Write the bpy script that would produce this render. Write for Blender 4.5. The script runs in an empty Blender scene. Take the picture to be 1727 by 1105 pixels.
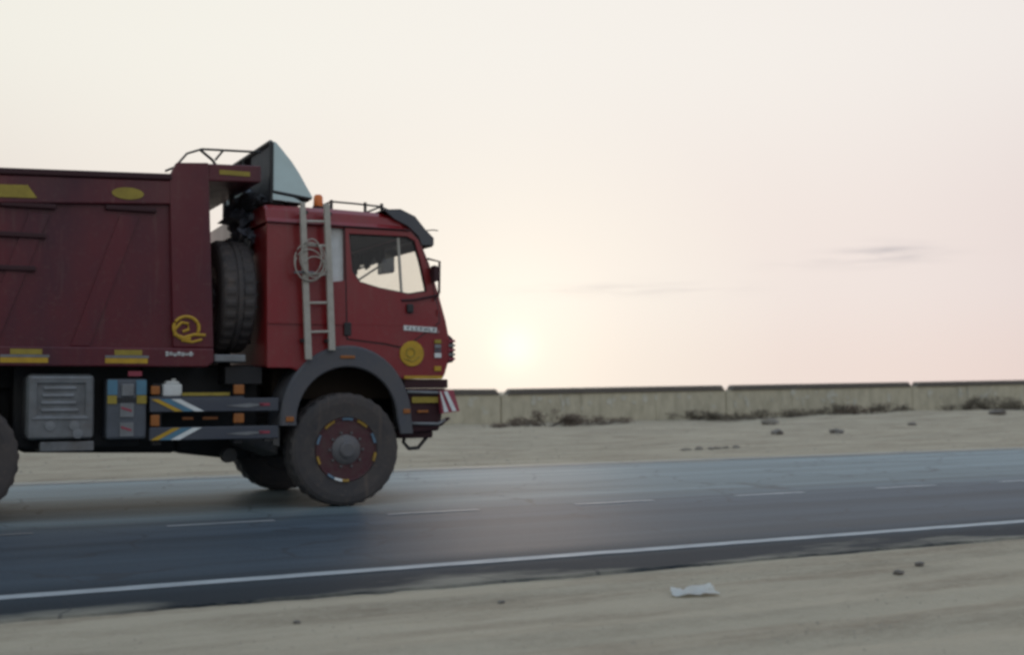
import bpy, bmesh, math, random
from mathutils import Vector, Matrix, noise
R = math.radians
S = bpy.context.scene
COL = S.collection
random.seed(7)

# ------------------------------------------------------------------ camera
F_PX, W_PX = 2050.0, 1727.0
YAW, PITCH, ROLL = R(27.03), R(2.862), -0.003
cam_d = bpy.data.cameras.new('camera'); cam = bpy.data.objects.new('camera', cam_d); COL.objects.link(cam)
cam_d.sensor_width = 36.0; cam_d.lens = 36.0 * F_PX / W_PX
cam_d.clip_start = 0.05; cam_d.clip_end = 6000
fw = Vector((math.sin(YAW) * math.cos(PITCH), math.cos(YAW) * math.cos(PITCH), math.sin(PITCH)))
r0 = Vector((math.cos(YAW), -math.sin(YAW), 0)); u0 = r0.cross(fw)
rr = r0 * math.cos(ROLL) + u0 * math.sin(ROLL); uu = u0 * math.cos(ROLL) - r0 * math.sin(ROLL)
cam.matrix_world = Matrix(((rr.x, uu.x, -fw.x, 0), (rr.y, uu.y, -fw.y, 0), (rr.z, uu.z, -fw.z, 1.15), (0, 0, 0, 1)))
S.camera = cam
cam_d.dof.use_dof = True; cam_d.dof.focus_distance = 9.6; cam_d.dof.aperture_fstop = 1.5

# ------------------------------------------------------------------ sky and sun
SUN_AZ, SUN_EL = R(27.2), R(1.9)          # azimuth from +Y towards +X
sun_dir = Vector((math.sin(SUN_AZ) * math.cos(SUN_EL), math.cos(SUN_AZ) * math.cos(SUN_EL), math.sin(SUN_EL)))
w = bpy.data.worlds.new('World'); S.world = w; w.use_nodes = True
nt = w.node_tree; nt.nodes.clear()
def N(t, **k):
    n = nt.nodes.new(t)
    for a, b in k.items(): setattr(n, a, b)
    return n
def L(a, b): nt.links.new(a, b)
def MATH(op, a, b=None, clamp=False):
    n = N('ShaderNodeMath', operation=op); n.use_clamp = clamp
    for i, v in enumerate((a, b)):
        if v is None: continue
        if isinstance(v, (int, float)): n.inputs[i].default_value = v
        else: L(v, n.inputs[i])
    return n.outputs[0]
def RAMP(fac, stops, interp='LINEAR'):
    n = N('ShaderNodeValToRGB'); cr = n.color_ramp; cr.interpolation = interp
    while len(cr.elements) < len(stops): cr.elements.new(0.5)
    for e, (p, c) in zip(cr.elements, stops): e.position = p; e.color = (*c, 1)
    L(fac, n.inputs[0]); return n.outputs[0]
def MIXC(fac, a, b, mode='MIX'):
    n = N('ShaderNodeMix', data_type='RGBA', blend_type=mode)
    for sock, v in ((n.inputs[0], fac), (n.inputs[6], a), (n.inputs[7], b)):
        if isinstance(v, (int, float)): sock.default_value = v
        elif isinstance(v, tuple): sock.default_value = (*v, 1)
        else: L(v, sock)
    return n.outputs[2]
tc = N('ShaderNodeTexCoord')
sky = N('ShaderNodeTexSky', sky_type='NISHITA')
sky.sun_disc = False; sky.sun_elevation = SUN_EL; sky.sun_rotation = SUN_AZ
sky.dust_density = 6.0; sky.air_density = 1.0; sky.ozone_density = 1.5
dot = N('ShaderNodeVectorMath', operation='DOT_PRODUCT'); L(tc.outputs['Generated'], dot.inputs[0]); dot.inputs[1].default_value = sun_dir
g = dot.outputs['Value']
g01 = MATH('MULTIPLY_ADD', g, 0.5); nt.nodes[-1].inputs[2].default_value = 0.5
# dusty veil: forward-scattered glow round the low sun, cooler away from it
veil = RAMP(g01, [(0.0, (.10, .165, .25)), (0.5, (.22, .31, .42)), (0.80, (.60, .58, .61)), (0.93, (.76, .665, .64)), (0.985, (.885, .805, .755)), (1.0, (.95, .90, .815))], 'EASE')
sep = N('ShaderNodeSeparateXYZ'); L(tc.outputs['Generated'], sep.inputs[0])
el = MATH('MAXIMUM', sep.outputs[2], 0.0)
up = RAMP(el, [(0.0, (0, 0, 0)), (0.10, (.15, .15, .15)), (0.28, (1, 1, 1)), (1.0, (1, 1, 1))], 'EASE')
veil = MIXC(up, veil, MIXC(0.75, veil, (.94, .935, .88)))
zen = RAMP(el, [(0.30, (0, 0, 0)), (0.75, (1, 1, 1))], 'EASE')      # clearer, bluer air overhead
veil = MIXC(zen, veil, (.52, .66, .84))
low = RAMP(el, [(0.0, (1, 1, 1)), (0.09, (0, 0, 0))], 'EASE')      # peach dust lying along the horizon
veil = MIXC(MATH('MULTIPLY', low, .55), veil, MIXC(1.0, veil, (1.02, .93, .87), 'MULTIPLY'))
side_n = N('ShaderNodeVectorMath', operation='DOT_PRODUCT'); L(tc.outputs['Generated'], side_n.inputs[0]); side_n.inputs[1].default_value = r0
side_t = MATH('MULTIPLY_ADD', side_n.outputs['Value'], 0.9, True); nt.nodes[-1].inputs[2].default_value = 0.5
veil = MIXC(1.0, veil, RAMP(side_t, [(0.0, (1.0, 1.01, .96)), (0.5, (1.0, .99, .985)), (1.0, (.985, .945, .965))]), 'MULTIPLY')   # dust thickens to pink on the right
# thin streaks of cloud just above the horizon
az = MATH('ARCTAN2', sep.outputs[0], sep.outputs[1])
def patch(az0, el0, wa, we):
    a = MATH('POWER', MATH('DIVIDE', MATH('SUBTRACT', az, az0), wa), 2.0)
    b = MATH('POWER', MATH('DIVIDE', MATH('SUBTRACT', sep.outputs[2], el0), we), 2.0)
    return MATH('EXPONENT', MATH('MULTIPLY', MATH('ADD', a, b), -1.0))
cvec = N('ShaderNodeCombineXYZ'); L(MATH('MULTIPLY', az, 9.0), cvec.inputs[0]); L(MATH('MULTIPLY', sep.outputs[2], 95.0), cvec.inputs[1])
cn = N('ShaderNodeTexNoise'); cn.inputs['Scale'].default_value = 2.2; cn.inputs['Detail'].default_value = 5; L(cvec.outputs[0], cn.inputs['Vector'])
cfac = MATH('MULTIPLY', MATH('SUBTRACT', cn.outputs[0], 0.40, True), 3.0, True)
p1 = patch(R(27.03 + 17.3), 0.1045, 0.036, 0.0075)
p2 = patch(R(27.03 + 5.6), 0.081, 0.085, 0.006)
p3 = patch(R(27.03 + 13.5), 0.098, 0.035, 0.004)
cl = MATH('MULTIPLY', MATH('ADD', MATH('ADD', MATH('MULTIPLY', p1, 0.95), MATH('MULTIPLY', p2, 0.36)), MATH('MULTIPLY', p3, 0.25)), cfac, True)
veil = MIXC(cl, veil, (.50, .47, .49))
glow = MATH('ADD', MATH('MULTIPLY', MATH('POWER', MATH('MAXIMUM', g, 0), 7000.0), 0.20), MATH('MULTIPLY', MATH('POWER', MATH('MAXIMUM', g, 0), 330.0), 0.15))
b1 = N('ShaderNodeBackground'); L(sky.outputs[0], b1.inputs[0]); b1.inputs[1].default_value = 0.05
b2 = N('ShaderNodeBackground'); L(veil, b2.inputs[0]); b2.inputs[1].default_value = 1.06
b3 = N('ShaderNodeBackground'); b3.inputs[0].default_value = (1, .83, .56, 1); L(glow, b3.inputs[1])
mx = N('ShaderNodeMixShader'); mx.inputs[0].default_value = 0.92; L(b1.outputs[0], mx.inputs[1]); L(b2.outputs[0], mx.inputs[2])
ad = N('ShaderNodeAddShader'); L(mx.outputs[0], ad.inputs[0]); L(b3.outputs[0], ad.inputs[1])
out = N('ShaderNodeOutputWorld'); L(ad.outputs[0], out.inputs[0])

sd = bpy.data.lights.new('sun', 'SUN'); sd.energy = 0.5; sd.angle = R(10.0); sd.color = (1, .76, .58)
so = bpy.data.objects.new('sun', sd); COL.objects.link(so); so.location = sun_dir * 60
so.rotation_euler = (-sun_dir).to_track_quat('-Z', 'Y').to_euler()

vs = S.view_settings
vs.view_transform = 'Standard'; vs.look = 'None'; vs.exposure = 0.0; vs.gamma = 1.0; vs.use_curve_mapping = False
S.cycles.max_bounces = 6; S.cycles.transparent_max_bounces = 12
S.cycles.filter_width = 3.0

# ------------------------------------------------------------------ materials
def mat(name, col, rough=0.6, metal=0.0, var=None, var_scale=4.0, var_amt=0.5, stretch=(1, 1, 1), bump=0.0, bump_scale=60.0,
        spec=0.5, coat=0.0, dust=0.0, detail=6.0):
    m = bpy.data.materials.new(name); m.use_nodes = True
    t = m.node_tree; p = t.nodes['Principled BSDF']
    p.inputs['Base Color'].default_value = (*col, 1); p.inputs['Roughness'].default_value = rough; p.inputs['Metallic'].default_value = metal
    p.inputs['Specular IOR Level'].default_value = spec; p.inputs['Coat Weight'].default_value = coat; p.inputs['Coat Roughness'].default_value = 0.15
    co = t.nodes.new('ShaderNodeTexCoord'); mp = t.nodes.new('ShaderNodeMapping'); mp.inputs['Scale'].default_value = stretch
    t.links.new(co.outputs['Object'], mp.inputs[0])
    if var:
        n = t.nodes.new('ShaderNodeTexNoise'); n.inputs['Scale'].default_value = var_scale; n.inputs['Detail'].default_value = detail; n.inputs['Roughness'].default_value = 0.62
        t.links.new(mp.outputs[0], n.inputs['Vector'])
        mr = t.nodes.new('ShaderNodeMapRange'); mr.inputs[1].default_value = 0.38; mr.inputs[2].default_value = 0.68; mr.inputs[4].default_value = var_amt
        t.links.new(n.outputs[0], mr.inputs[0])
        x = t.nodes.new('ShaderNodeMix'); x.data_type = 'RGBA'; x.inputs[6].default_value = (*col, 1); x.inputs[7].default_value = (*var, 1)
        t.links.new(mr.outputs[0], x.inputs[0]); t.links.new(x.outputs[2], p.inputs['Base Color'])
        if dust:      # dried mud spatter and a broken film of road dust
            acc = x.outputs[2]
            for sc_, lo, hi, am, stc in ((22.0, .56, .74, dust * .6, (1, 1, 1)), (1.1, .45, .75, dust * .8, (1, 1, .7)), (6.0, .60, .72, dust * .7, (2.5, 1, .25))):
                m2 = t.nodes.new('ShaderNodeMapping'); m2.inputs['Scale'].default_value = stc; m2.inputs['Location'].default_value = (sc_, 3.1, 1.7); t.links.new(co.outputs['Object'], m2.inputs[0])
                n2 = t.nodes.new('ShaderNodeTexNoise'); n2.inputs['Scale'].default_value = sc_; n2.inputs['Detail'].default_value = 5; t.links.new(m2.outputs[0], n2.inputs['Vector'])
                r2 = t.nodes.new('ShaderNodeMapRange'); r2.inputs[1].default_value = lo; r2.inputs[2].default_value = hi; r2.inputs[4].default_value = am; t.links.new(n2.outputs[0], r2.inputs[0])
                x2 = t.nodes.new('ShaderNodeMix'); x2.data_type = 'RGBA'; x2.inputs[7].default_value = (.23, .16, .12, 1); t.links.new(r2.outputs[0], x2.inputs[0]); t.links.new(acc, x2.inputs[6]); acc = x2.outputs[2]
            t.links.new(acc, p.inputs['Base Color'])
        rr_ = t.nodes.new('ShaderNodeMath'); rr_.operation = 'MULTIPLY_ADD'; rr_.inputs[1].default_value = 0.25; rr_.inputs[2].default_value = rough
        t.links.new(mr.outputs[0], rr_.inputs[0]); t.links.new(rr_.outputs[0], p.inputs['Roughness'])
    if bump:
        b = t.nodes.new('ShaderNodeTexNoise'); b.inputs['Scale'].default_value = bump_scale; b.inputs['Detail'].default_value = 4
        t.links.new(mp.outputs[0], b.inputs['Vector'])
        bn = t.nodes.new('ShaderNodeBump'); bn.inputs['Strength'].default_value = bump; bn.inputs['Distance'].default_value = 0.02
        t.links.new(b.outputs[0], bn.inputs['Height']); t.links.new(bn.outputs[0], p.inputs['Normal'])
    return m

M = {}
M['red'] = mat('red_paint', (.235, .005, .009), .34, var=(.17, .045, .038), var_scale=3.2, var_amt=.30, stretch=(1.6, 1, .5), dust=.16, coat=.3, bump=.10, bump_scale=5)
M['maroon'] = mat('maroon_paint', (.108, .003, .011), .38, var=(.050, .008, .018), var_scale=1.4, var_amt=.9, stretch=(1.2, 1, .5), dust=.16, coat=.15, bump=.22, bump_scale=3.5)
M['maroon_dark'] = mat('dark_maroon_paint', (.034, .004, .008), .6, var=(.05, .016, .018), var_scale=5)
M['black'] = mat('black_plastic', (.018, .018, .020), .55, var=(.05, .045, .04), var_scale=6, var_amt=.4)
M['frame'] = mat('chassis_steel', (.010, .010, .012), .6, var=(.03, .027, .024), var_scale=5, var_amt=.4, bump=.1)
M['grime'] = mat('grimy_metal', (.05, .05, .052), .6, var=(.10, .085, .07), var_scale=9, var_amt=.6, bump=.3, bump_scale=30)
M['greyplastic'] = mat('grey_plastic', (.075, .080, .095), .55, var=(.13, .12, .11), var_scale=5, var_amt=.35, dust=.2, bump=.05)
M['rubber'] = mat('tyre_rubber', (.046, .043, .045), .8, var=(.10, .086, .076), var_scale=7, var_amt=.5, dust=.3, bump=.15, bump_scale=50)
M['rim'] = mat('maroon_rim', (.075, .016, .022), .5, var=(.09, .065, .055), var_scale=12, var_amt=.55)
M['hub'] = mat('hub_steel', (.125, .12, .125), .55, metal=.1, var=(.15, .13, .115), var_scale=14, var_amt=.5)
M['alu'] = mat('dull_aluminium', (.24, .25, .26), .42, metal=.55, var=(.16, .155, .15), var_scale=7, var_amt=.6, bump=.05)
M['ladder'] = mat('galvanised_ladder', (.46, .43, .37), .55, metal=.0, var=(.30, .27, .22), var_scale=10, var_amt=.5)
M['tank'] = mat('painted_tank', (.20, .215, .225), .35, dust=.3, metal=.35, var=(.09, .095, .10), var_scale=7, var_amt=.7, bump=.08, bump_scale=14)
M['batt'] = mat('grey_battery_case', (.10, .11, .13), .5, var=(.06, .065, .07), var_scale=5)
M['rail'] = mat('slate_rail_paint', (.060, .066, .085), .38, var=(.11, .11, .115), var_scale=6, var_amt=.4, stretch=(.3, 1, 1))
M['white'] = mat('white_paint', (.78, .80, .78), .5, var=(.58, .58, .54), var_scale=9, var_amt=.5)
M['teal'] = mat('pale_teal_grp', (.60, .74, .73), .38, var=(.50, .60, .58), var_scale=4, var_amt=.6, coat=.1)
M['yellow'] = mat('yellow_decal', (.55, .33, .018), .5, var=(.38, .22, .03), var_scale=14, var_amt=.6)
M['yellow_dull'] = mat('faded_yellow_decal', (.36, .27, .035), .55, var=(.22, .16, .03), var_scale=11, var_amt=.6)
M['blue'] = mat('sky_blue_decal', (.09, .22, .31), .5, var=(.07, .13, .18), var_scale=12, var_amt=.5)
M['tab_yellow'] = mat('dusty_yellow_paint', (.42, .25, .03), .6, var=(.14, .09, .04), var_scale=14, var_amt=.6)
M['tab_blue'] = mat('dusty_blue_paint', (.13, .22, .30), .6, var=(.08, .09, .11), var_scale=14, var_amt=.6)
M['orange'] = mat('orange_reflector', (.36, .12, .02), .4, var=(.22, .07, .02), var_scale=20)
M['beacon'] = mat('orange_beacon', (.75, .17, .02), .25)
M['chevred'] = mat('red_stripe', (.32, .05, .075), .5)
M['tarp'] = mat('dark_tarpaulin', (.035, .038, .045), .7, var=(.08, .08, .085), var_scale=7, var_amt=.6, bump=.5, bump_scale=12)  # dark grey standing for the inside of the hollow deflector
M['bluetarp'] = mat('blue_grey_plastic_sheet', (.10, .115, .15), .6, var=(.17, .17, .19), var_scale=9, var_amt=.6, bump=.5, bump_scale=14)
M['interior'] = mat('brown_headliner', (.035, .022, .012), .8)
M['paper'] = mat('white_paper', (.80, .81, .79), .7, var=(.66, .65, .6), var_scale=12)
M['stone'] = mat('desert_stone', (.19, .165, .135), .85, var=(.28, .245, .20), var_scale=9, bump=.4, bump_scale=20)
M['pebble'] = mat('sandy_pebble', (.34, .30, .235), .9, var=(.22, .19, .15), var_scale=3, var_amt=.7)
M['stone_dark'] = mat('dark_stone', (.14, .125, .11), .85, var=(.22, .19, .16), var_scale=9, bump=.4, bump_scale=20)
M['twig'] = mat('dry_twig', (.07, .05, .042), .9, var=(.12, .09, .07), var_scale=30)
M['leaf'] = mat('dusty_scrub_leaf', (.125, .105, .070), .9, var=(.20, .155, .115), var_scale=6, var_amt=.8)
M['leafbrown'] = mat('dead_scrub_leaf', (.135, .095, .068), .9, var=(.19, .15, .11), var_scale=6, var_amt=.8)

def glass(name, tint, refl):
    m = bpy.data.materials.new(name); m.use_nodes = True; t = m.node_tree; t.nodes.remove(t.nodes['Principled BSDF'])
    tr = t.nodes.new('ShaderNodeBsdfTransparent'); tr.inputs[0].default_value = (*tint, 1)
    gl = t.nodes.new('ShaderNodeBsdfGlossy'); gl.inputs['Roughness'].default_value = .03
    lw = t.nodes.new('ShaderNodeLayerWeight'); pw = t.nodes.new('ShaderNodeMath'); pw.operation = 'POWER'; pw.inputs[1].default_value = 5.0; t.links.new(lw.outputs['Facing'], pw.inputs[0])
    fr = t.nodes.new('ShaderNodeMath'); fr.operation = 'MULTIPLY_ADD'; fr.inputs[1].default_value = refl; fr.inputs[2].default_value = .03; t.links.new(pw.outputs[0], fr.inputs[0])
    mm = t.nodes.new('ShaderNodeMixShader'); t.links.new(fr.outputs[0], mm.inputs[0]); t.links.new(tr.outputs[0], mm.inputs[1]); t.links.new(gl.outputs[0], mm.inputs[2])
    t.links.new(mm.outputs[0], t.nodes['Material Output'].inputs[0]); return m
M['glass'] = glass('window_glass', (.96, .955, .94), .5)

def sstep(a, b, x):
    t = min(1, max(0, (x - a) / (b - a))); return t * t * (3 - 2 * t)

# sand: colour patches, streaks along the road, pebbly relief
def sand_mat():
    m = bpy.data.materials.new('desert_sand'); m.use_nodes = True; t = m.node_tree; p = t.nodes['Principled BSDF']
    p.inputs['Roughness'].default_value = .95; p.inputs['Specular IOR Level'].default_value = .15
    co = t.nodes.new('ShaderNodeTexCoord')
    def noise_(scale, detail, st):
        mp = t.nodes.new('ShaderNodeMapping'); mp.inputs['Scale'].default_value = st; t.links.new(co.outputs['Object'], mp.inputs[0])
        n = t.nodes.new('ShaderNodeTexNoise'); n.inputs['Scale'].default_value = scale; n.inputs['Detail'].default_value = detail; n.inputs['Roughness'].default_value = .65
        t.links.new(mp.outputs[0], n.inputs['Vector']); return n.outputs[0]
    def mr(v, a, b, lo, hi):
        r = t.nodes.new('ShaderNodeMapRange'); r.inputs[1].default_value = a; r.inputs[2].default_value = b; r.inputs[3].default_value = lo; r.inputs[4].default_value = hi
        t.links.new(v, r.inputs[0]); return r.outputs[0]
    def mix(f, a, b):
        x = t.nodes.new('ShaderNodeMix'); x.data_type = 'RGBA'; t.links.new(f, x.inputs[0])
        for s, v in ((x.inputs[6], a), (x.inputs[7], b)):
            if isinstance(v, tuple): s.default_value = (*v, 1)
            else: t.links.new(v, s)
        return x.outputs[2]
    big = noise_(.35, 5, (.5, 1, 1)); streak = noise_(1.5, 8, (.28, 1.3, 1)); fine = noise_(22, 5, (.7, 1, 1)); speck = noise_(70, 3, (1, 1, 1))
    c = mix(mr(big, .35, .65, 0, 1), (.48, .415, .31), (.40, .348, .262))
    c = mix(mr(streak, .44, .66, 0, .9), c, (.265, .215, .155))
    c = mix(mr(fine, .45, .75, 0, .55), c, (.49, .425, .325))
    c = mix(mr(speck, .62, .75, 0, .6), c, (.20, .17, .135))
    t.links.new(c, p.inputs['Base Color'])
    a = t.nodes.new('ShaderNodeMath'); a.operation = 'ADD'; t.links.new(fine, a.inputs[0]); t.links.new(streak, a.inputs[1])
    b = t.nodes.new('ShaderNodeBump'); b.inputs['Strength'].default_value = .8; b.inputs['Distance'].default_value = .05
    t.links.new(a.outputs[0], b.inputs['Height']); t.links.new(b.outputs[0], p.inputs['Normal']); return m
M['sand'] = sand_mat()

# asphalt: dark new edge strip outside the line, worn wheel tracks, blown sand at the far edge
def asphalt_mat():
    m = bpy.data.materials.new('worn_asphalt'); m.use_nodes = True; t = m.node_tree; p = t.nodes['Principled BSDF']
    co = t.nodes.new('ShaderNodeTexCoord'); sp = t.nodes.new('ShaderNodeSeparateXYZ'); t.links.new(co.outputs['Object'], sp.inputs[0])
    def noise_(scale, detail, st):
        mp = t.nodes.new('ShaderNodeMapping'); mp.inputs['Scale'].default_value = st; t.links.new(co.outputs['Object'], mp.inputs[0])
        n = t.nodes.new('ShaderNodeTexNoise'); n.inputs['Scale'].default_value = scale; n.inputs['Detail'].default_value = detail; n.inputs['Roughness'].default_value = .6
        t.links.new(mp.outputs[0], n.inputs['Vector']); return n.outputs[0]
    wob = noise_(.8, 3, (.3, .3, 1))
    y = t.nodes.new('ShaderNodeMath'); y.operation = 'MULTIPLY_ADD'; y.inputs[1].default_value = .25; t.links.new(wob, y.inputs[0]); t.links.new(sp.outputs[1], y.inputs[2])
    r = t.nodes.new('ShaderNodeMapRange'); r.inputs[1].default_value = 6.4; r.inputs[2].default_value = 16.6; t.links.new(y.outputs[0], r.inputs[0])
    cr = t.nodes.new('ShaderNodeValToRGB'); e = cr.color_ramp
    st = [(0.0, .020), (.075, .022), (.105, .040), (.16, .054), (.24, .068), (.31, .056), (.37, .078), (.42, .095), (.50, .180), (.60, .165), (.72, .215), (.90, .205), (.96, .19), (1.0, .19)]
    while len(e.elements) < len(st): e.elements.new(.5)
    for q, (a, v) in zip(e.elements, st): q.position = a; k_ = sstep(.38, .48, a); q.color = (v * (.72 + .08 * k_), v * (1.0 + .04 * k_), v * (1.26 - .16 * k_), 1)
    t.links.new(r.outputs[0], cr.inputs[0])
    streak = noise_(1.0, 6, (.12, 2.2, 1)); fine = noise_(60, 4, (1, 1, 1))
    mu = t.nodes.new('ShaderNodeMapRange'); mu.inputs[1].default_value = .3; mu.inputs[2].default_value = .7; mu.inputs[3].default_value = .62; mu.inputs[4].default_value = 1.38; t.links.new(streak, mu.inputs[0])
    mf = t.nodes.new('ShaderNodeMapRange'); mf.inputs[1].default_value = .3; mf.inputs[2].default_value = .7; mf.inputs[3].default_value = .6; mf.inputs[4].default_value = 1.4; t.links.new(fine, mf.inputs[0])
    mm = t.nodes.new('ShaderNodeMath'); mm.operation = 'MULTIPLY'; t.links.new(mu.outputs[0], mm.inputs[0]); t.links.new(mf.outputs[0], mm.inputs[1])
    x = t.nodes.new('ShaderNodeMix'); x.data_type = 'RGBA'; x.blend_type = 'MULTIPLY'; x.inputs[0].default_value = 1
    t.links.new(cr.outputs[0], x.inputs[6]); t.links.new(mm.outputs[0], x.inputs[7])
    # sand blown in over both edges, in drifts
    drift = noise_(1.4, 7, (.55, 1.5, 1)); edg = t.nodes.new('ShaderNodeValToRGB'); ee = edg.color_ramp
    se = [(0, .78), (.022, .50), (.06, .30), (.12, .12), (.80, .10), (.90, .30), (1.0, .85)]
    while len(ee.elements) < len(se): ee.elements.new(.5)
    for q, (a, v) in zip(ee.elements, se): q.position = a; q.color = (v, v, v, 1)
    t.links.new(r.outputs[0], edg.inputs[0])
    sm = t.nodes.new('ShaderNodeMath'); sm.operation = 'ADD'; t.links.new(drift, sm.inputs[0]); t.links.new(edg.outputs[0], sm.inputs[1])
    sr = t.nodes.new('ShaderNodeMapRange'); sr.inputs[1].default_value = .86; sr.inputs[2].default_value = 1.12; sr.inputs[4].default_value = .85; t.links.new(sm.outputs[0], sr.inputs[0])
    xs_ = t.nodes.new('ShaderNodeMix'); xs_.data_type = 'RGBA'; xs_.inputs[7].default_value = (.31, .285, .225, 1)
    t.links.new(sr.outputs[0], xs_.inputs[0]); t.links.new(x.outputs[2], xs_.inputs[6])
    # tar-sealed cracks and patches
    ck = t.nodes.new('ShaderNodeTexVoronoi'); ck.feature = 'DISTANCE_TO_EDGE'; ck.inputs['Scale'].default_value = .55
    wv = t.nodes.new('ShaderNodeVectorMath'); wv.operation = 'MULTIPLY_ADD'; wn = t.nodes.new('ShaderNodeTexNoise'); wn.inputs['Scale'].default_value = 1.3; t.links.new(co.outputs['Object'], wn.inputs['Vector'])
    wv.inputs[1].default_value = (1.2, 1.2, 0); t.links.new(wn.outputs['Color'], wv.inputs[0]); t.links.new(co.outputs['Object'], wv.inputs[2]); t.links.new(wv.outputs[0], ck.inputs['Vector'])
    cm = t.nodes.new('ShaderNodeMapRange'); cm.inputs[1].default_value = .004; cm.inputs[2].default_value = .012; cm.inputs[3].default_value = .55; cm.inputs[4].default_value = 0; t.links.new(ck.outputs['Distance'], cm.inputs[0])
    xc = t.nodes.new('ShaderNodeMix'); xc.data_type = 'RGBA'; xc.inputs[7].default_value = (.03, .032, .036, 1)
    t.links.new(cm.outputs[0], xc.inputs[0]); t.links.new(xs_.outputs[2], xc.inputs[6]); t.links.new(xc.outputs[2], p.inputs['Base Color'])
    p.inputs['Specular IOR Level'].default_value = .30
    rg = t.nodes.new('ShaderNodeValToRGB'); rg.color_ramp.elements[0].position = .07; rg.color_ramp.elements[0].color = (.85,) * 3 + (1,); rg.color_ramp.elements[1].position = .15; rg.color_ramp.elements[1].color = (.62,) * 3 + (1,)
    t.links.new(r.outputs[0], rg.inputs[0]); t.links.new(rg.outputs[0], p.inputs['Roughness'])
    b = t.nodes.new('ShaderNodeBump'); b.inputs['Strength'].default_value = .25; b.inputs['Distance'].default_value = .006
    t.links.new(fine, b.inputs['Height']); t.links.new(b.outputs[0], p.inputs['Normal']); return m
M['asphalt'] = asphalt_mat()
M['line'] = mat('worn_road_paint', (.40, .43, .44), .6, var=(.14, .15, .16), var_scale=6, var_amt=.7, stretch=(.5, 3, 1))
M['dash'] = mat('thin_lane_paint', (.38, .40, .41), .5, var=(.15, .16, .17), var_scale=6, var_amt=.8, stretch=(.5, 3, 1))
M['line_faded'] = mat('faded_road_paint', (.20, .20, .20), .6, var=(.08, .08, .08), var_scale=5, var_amt=.8, stretch=(.6, 3, 1))
M['concrete'] = mat('stained_concrete', (.56, .505, .375), .9, var=(.40, .36, .265), var_scale=2.2, var_amt=.9, stretch=(1.6, 1, .7), bump=.3, bump_scale=9)
M['concrete_pale'] = mat('pale_efflorescence', (.60, .575, .49), .9, var=(.46, .43, .34), var_scale=7, var_amt=.9)
M['coping'] = mat('dark_coping', (.115, .10, .085), .85, var=(.16, .14, .12), var_scale=1.5, var_amt=.7, stretch=(.5, 1, 1), bump=.2)

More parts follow.
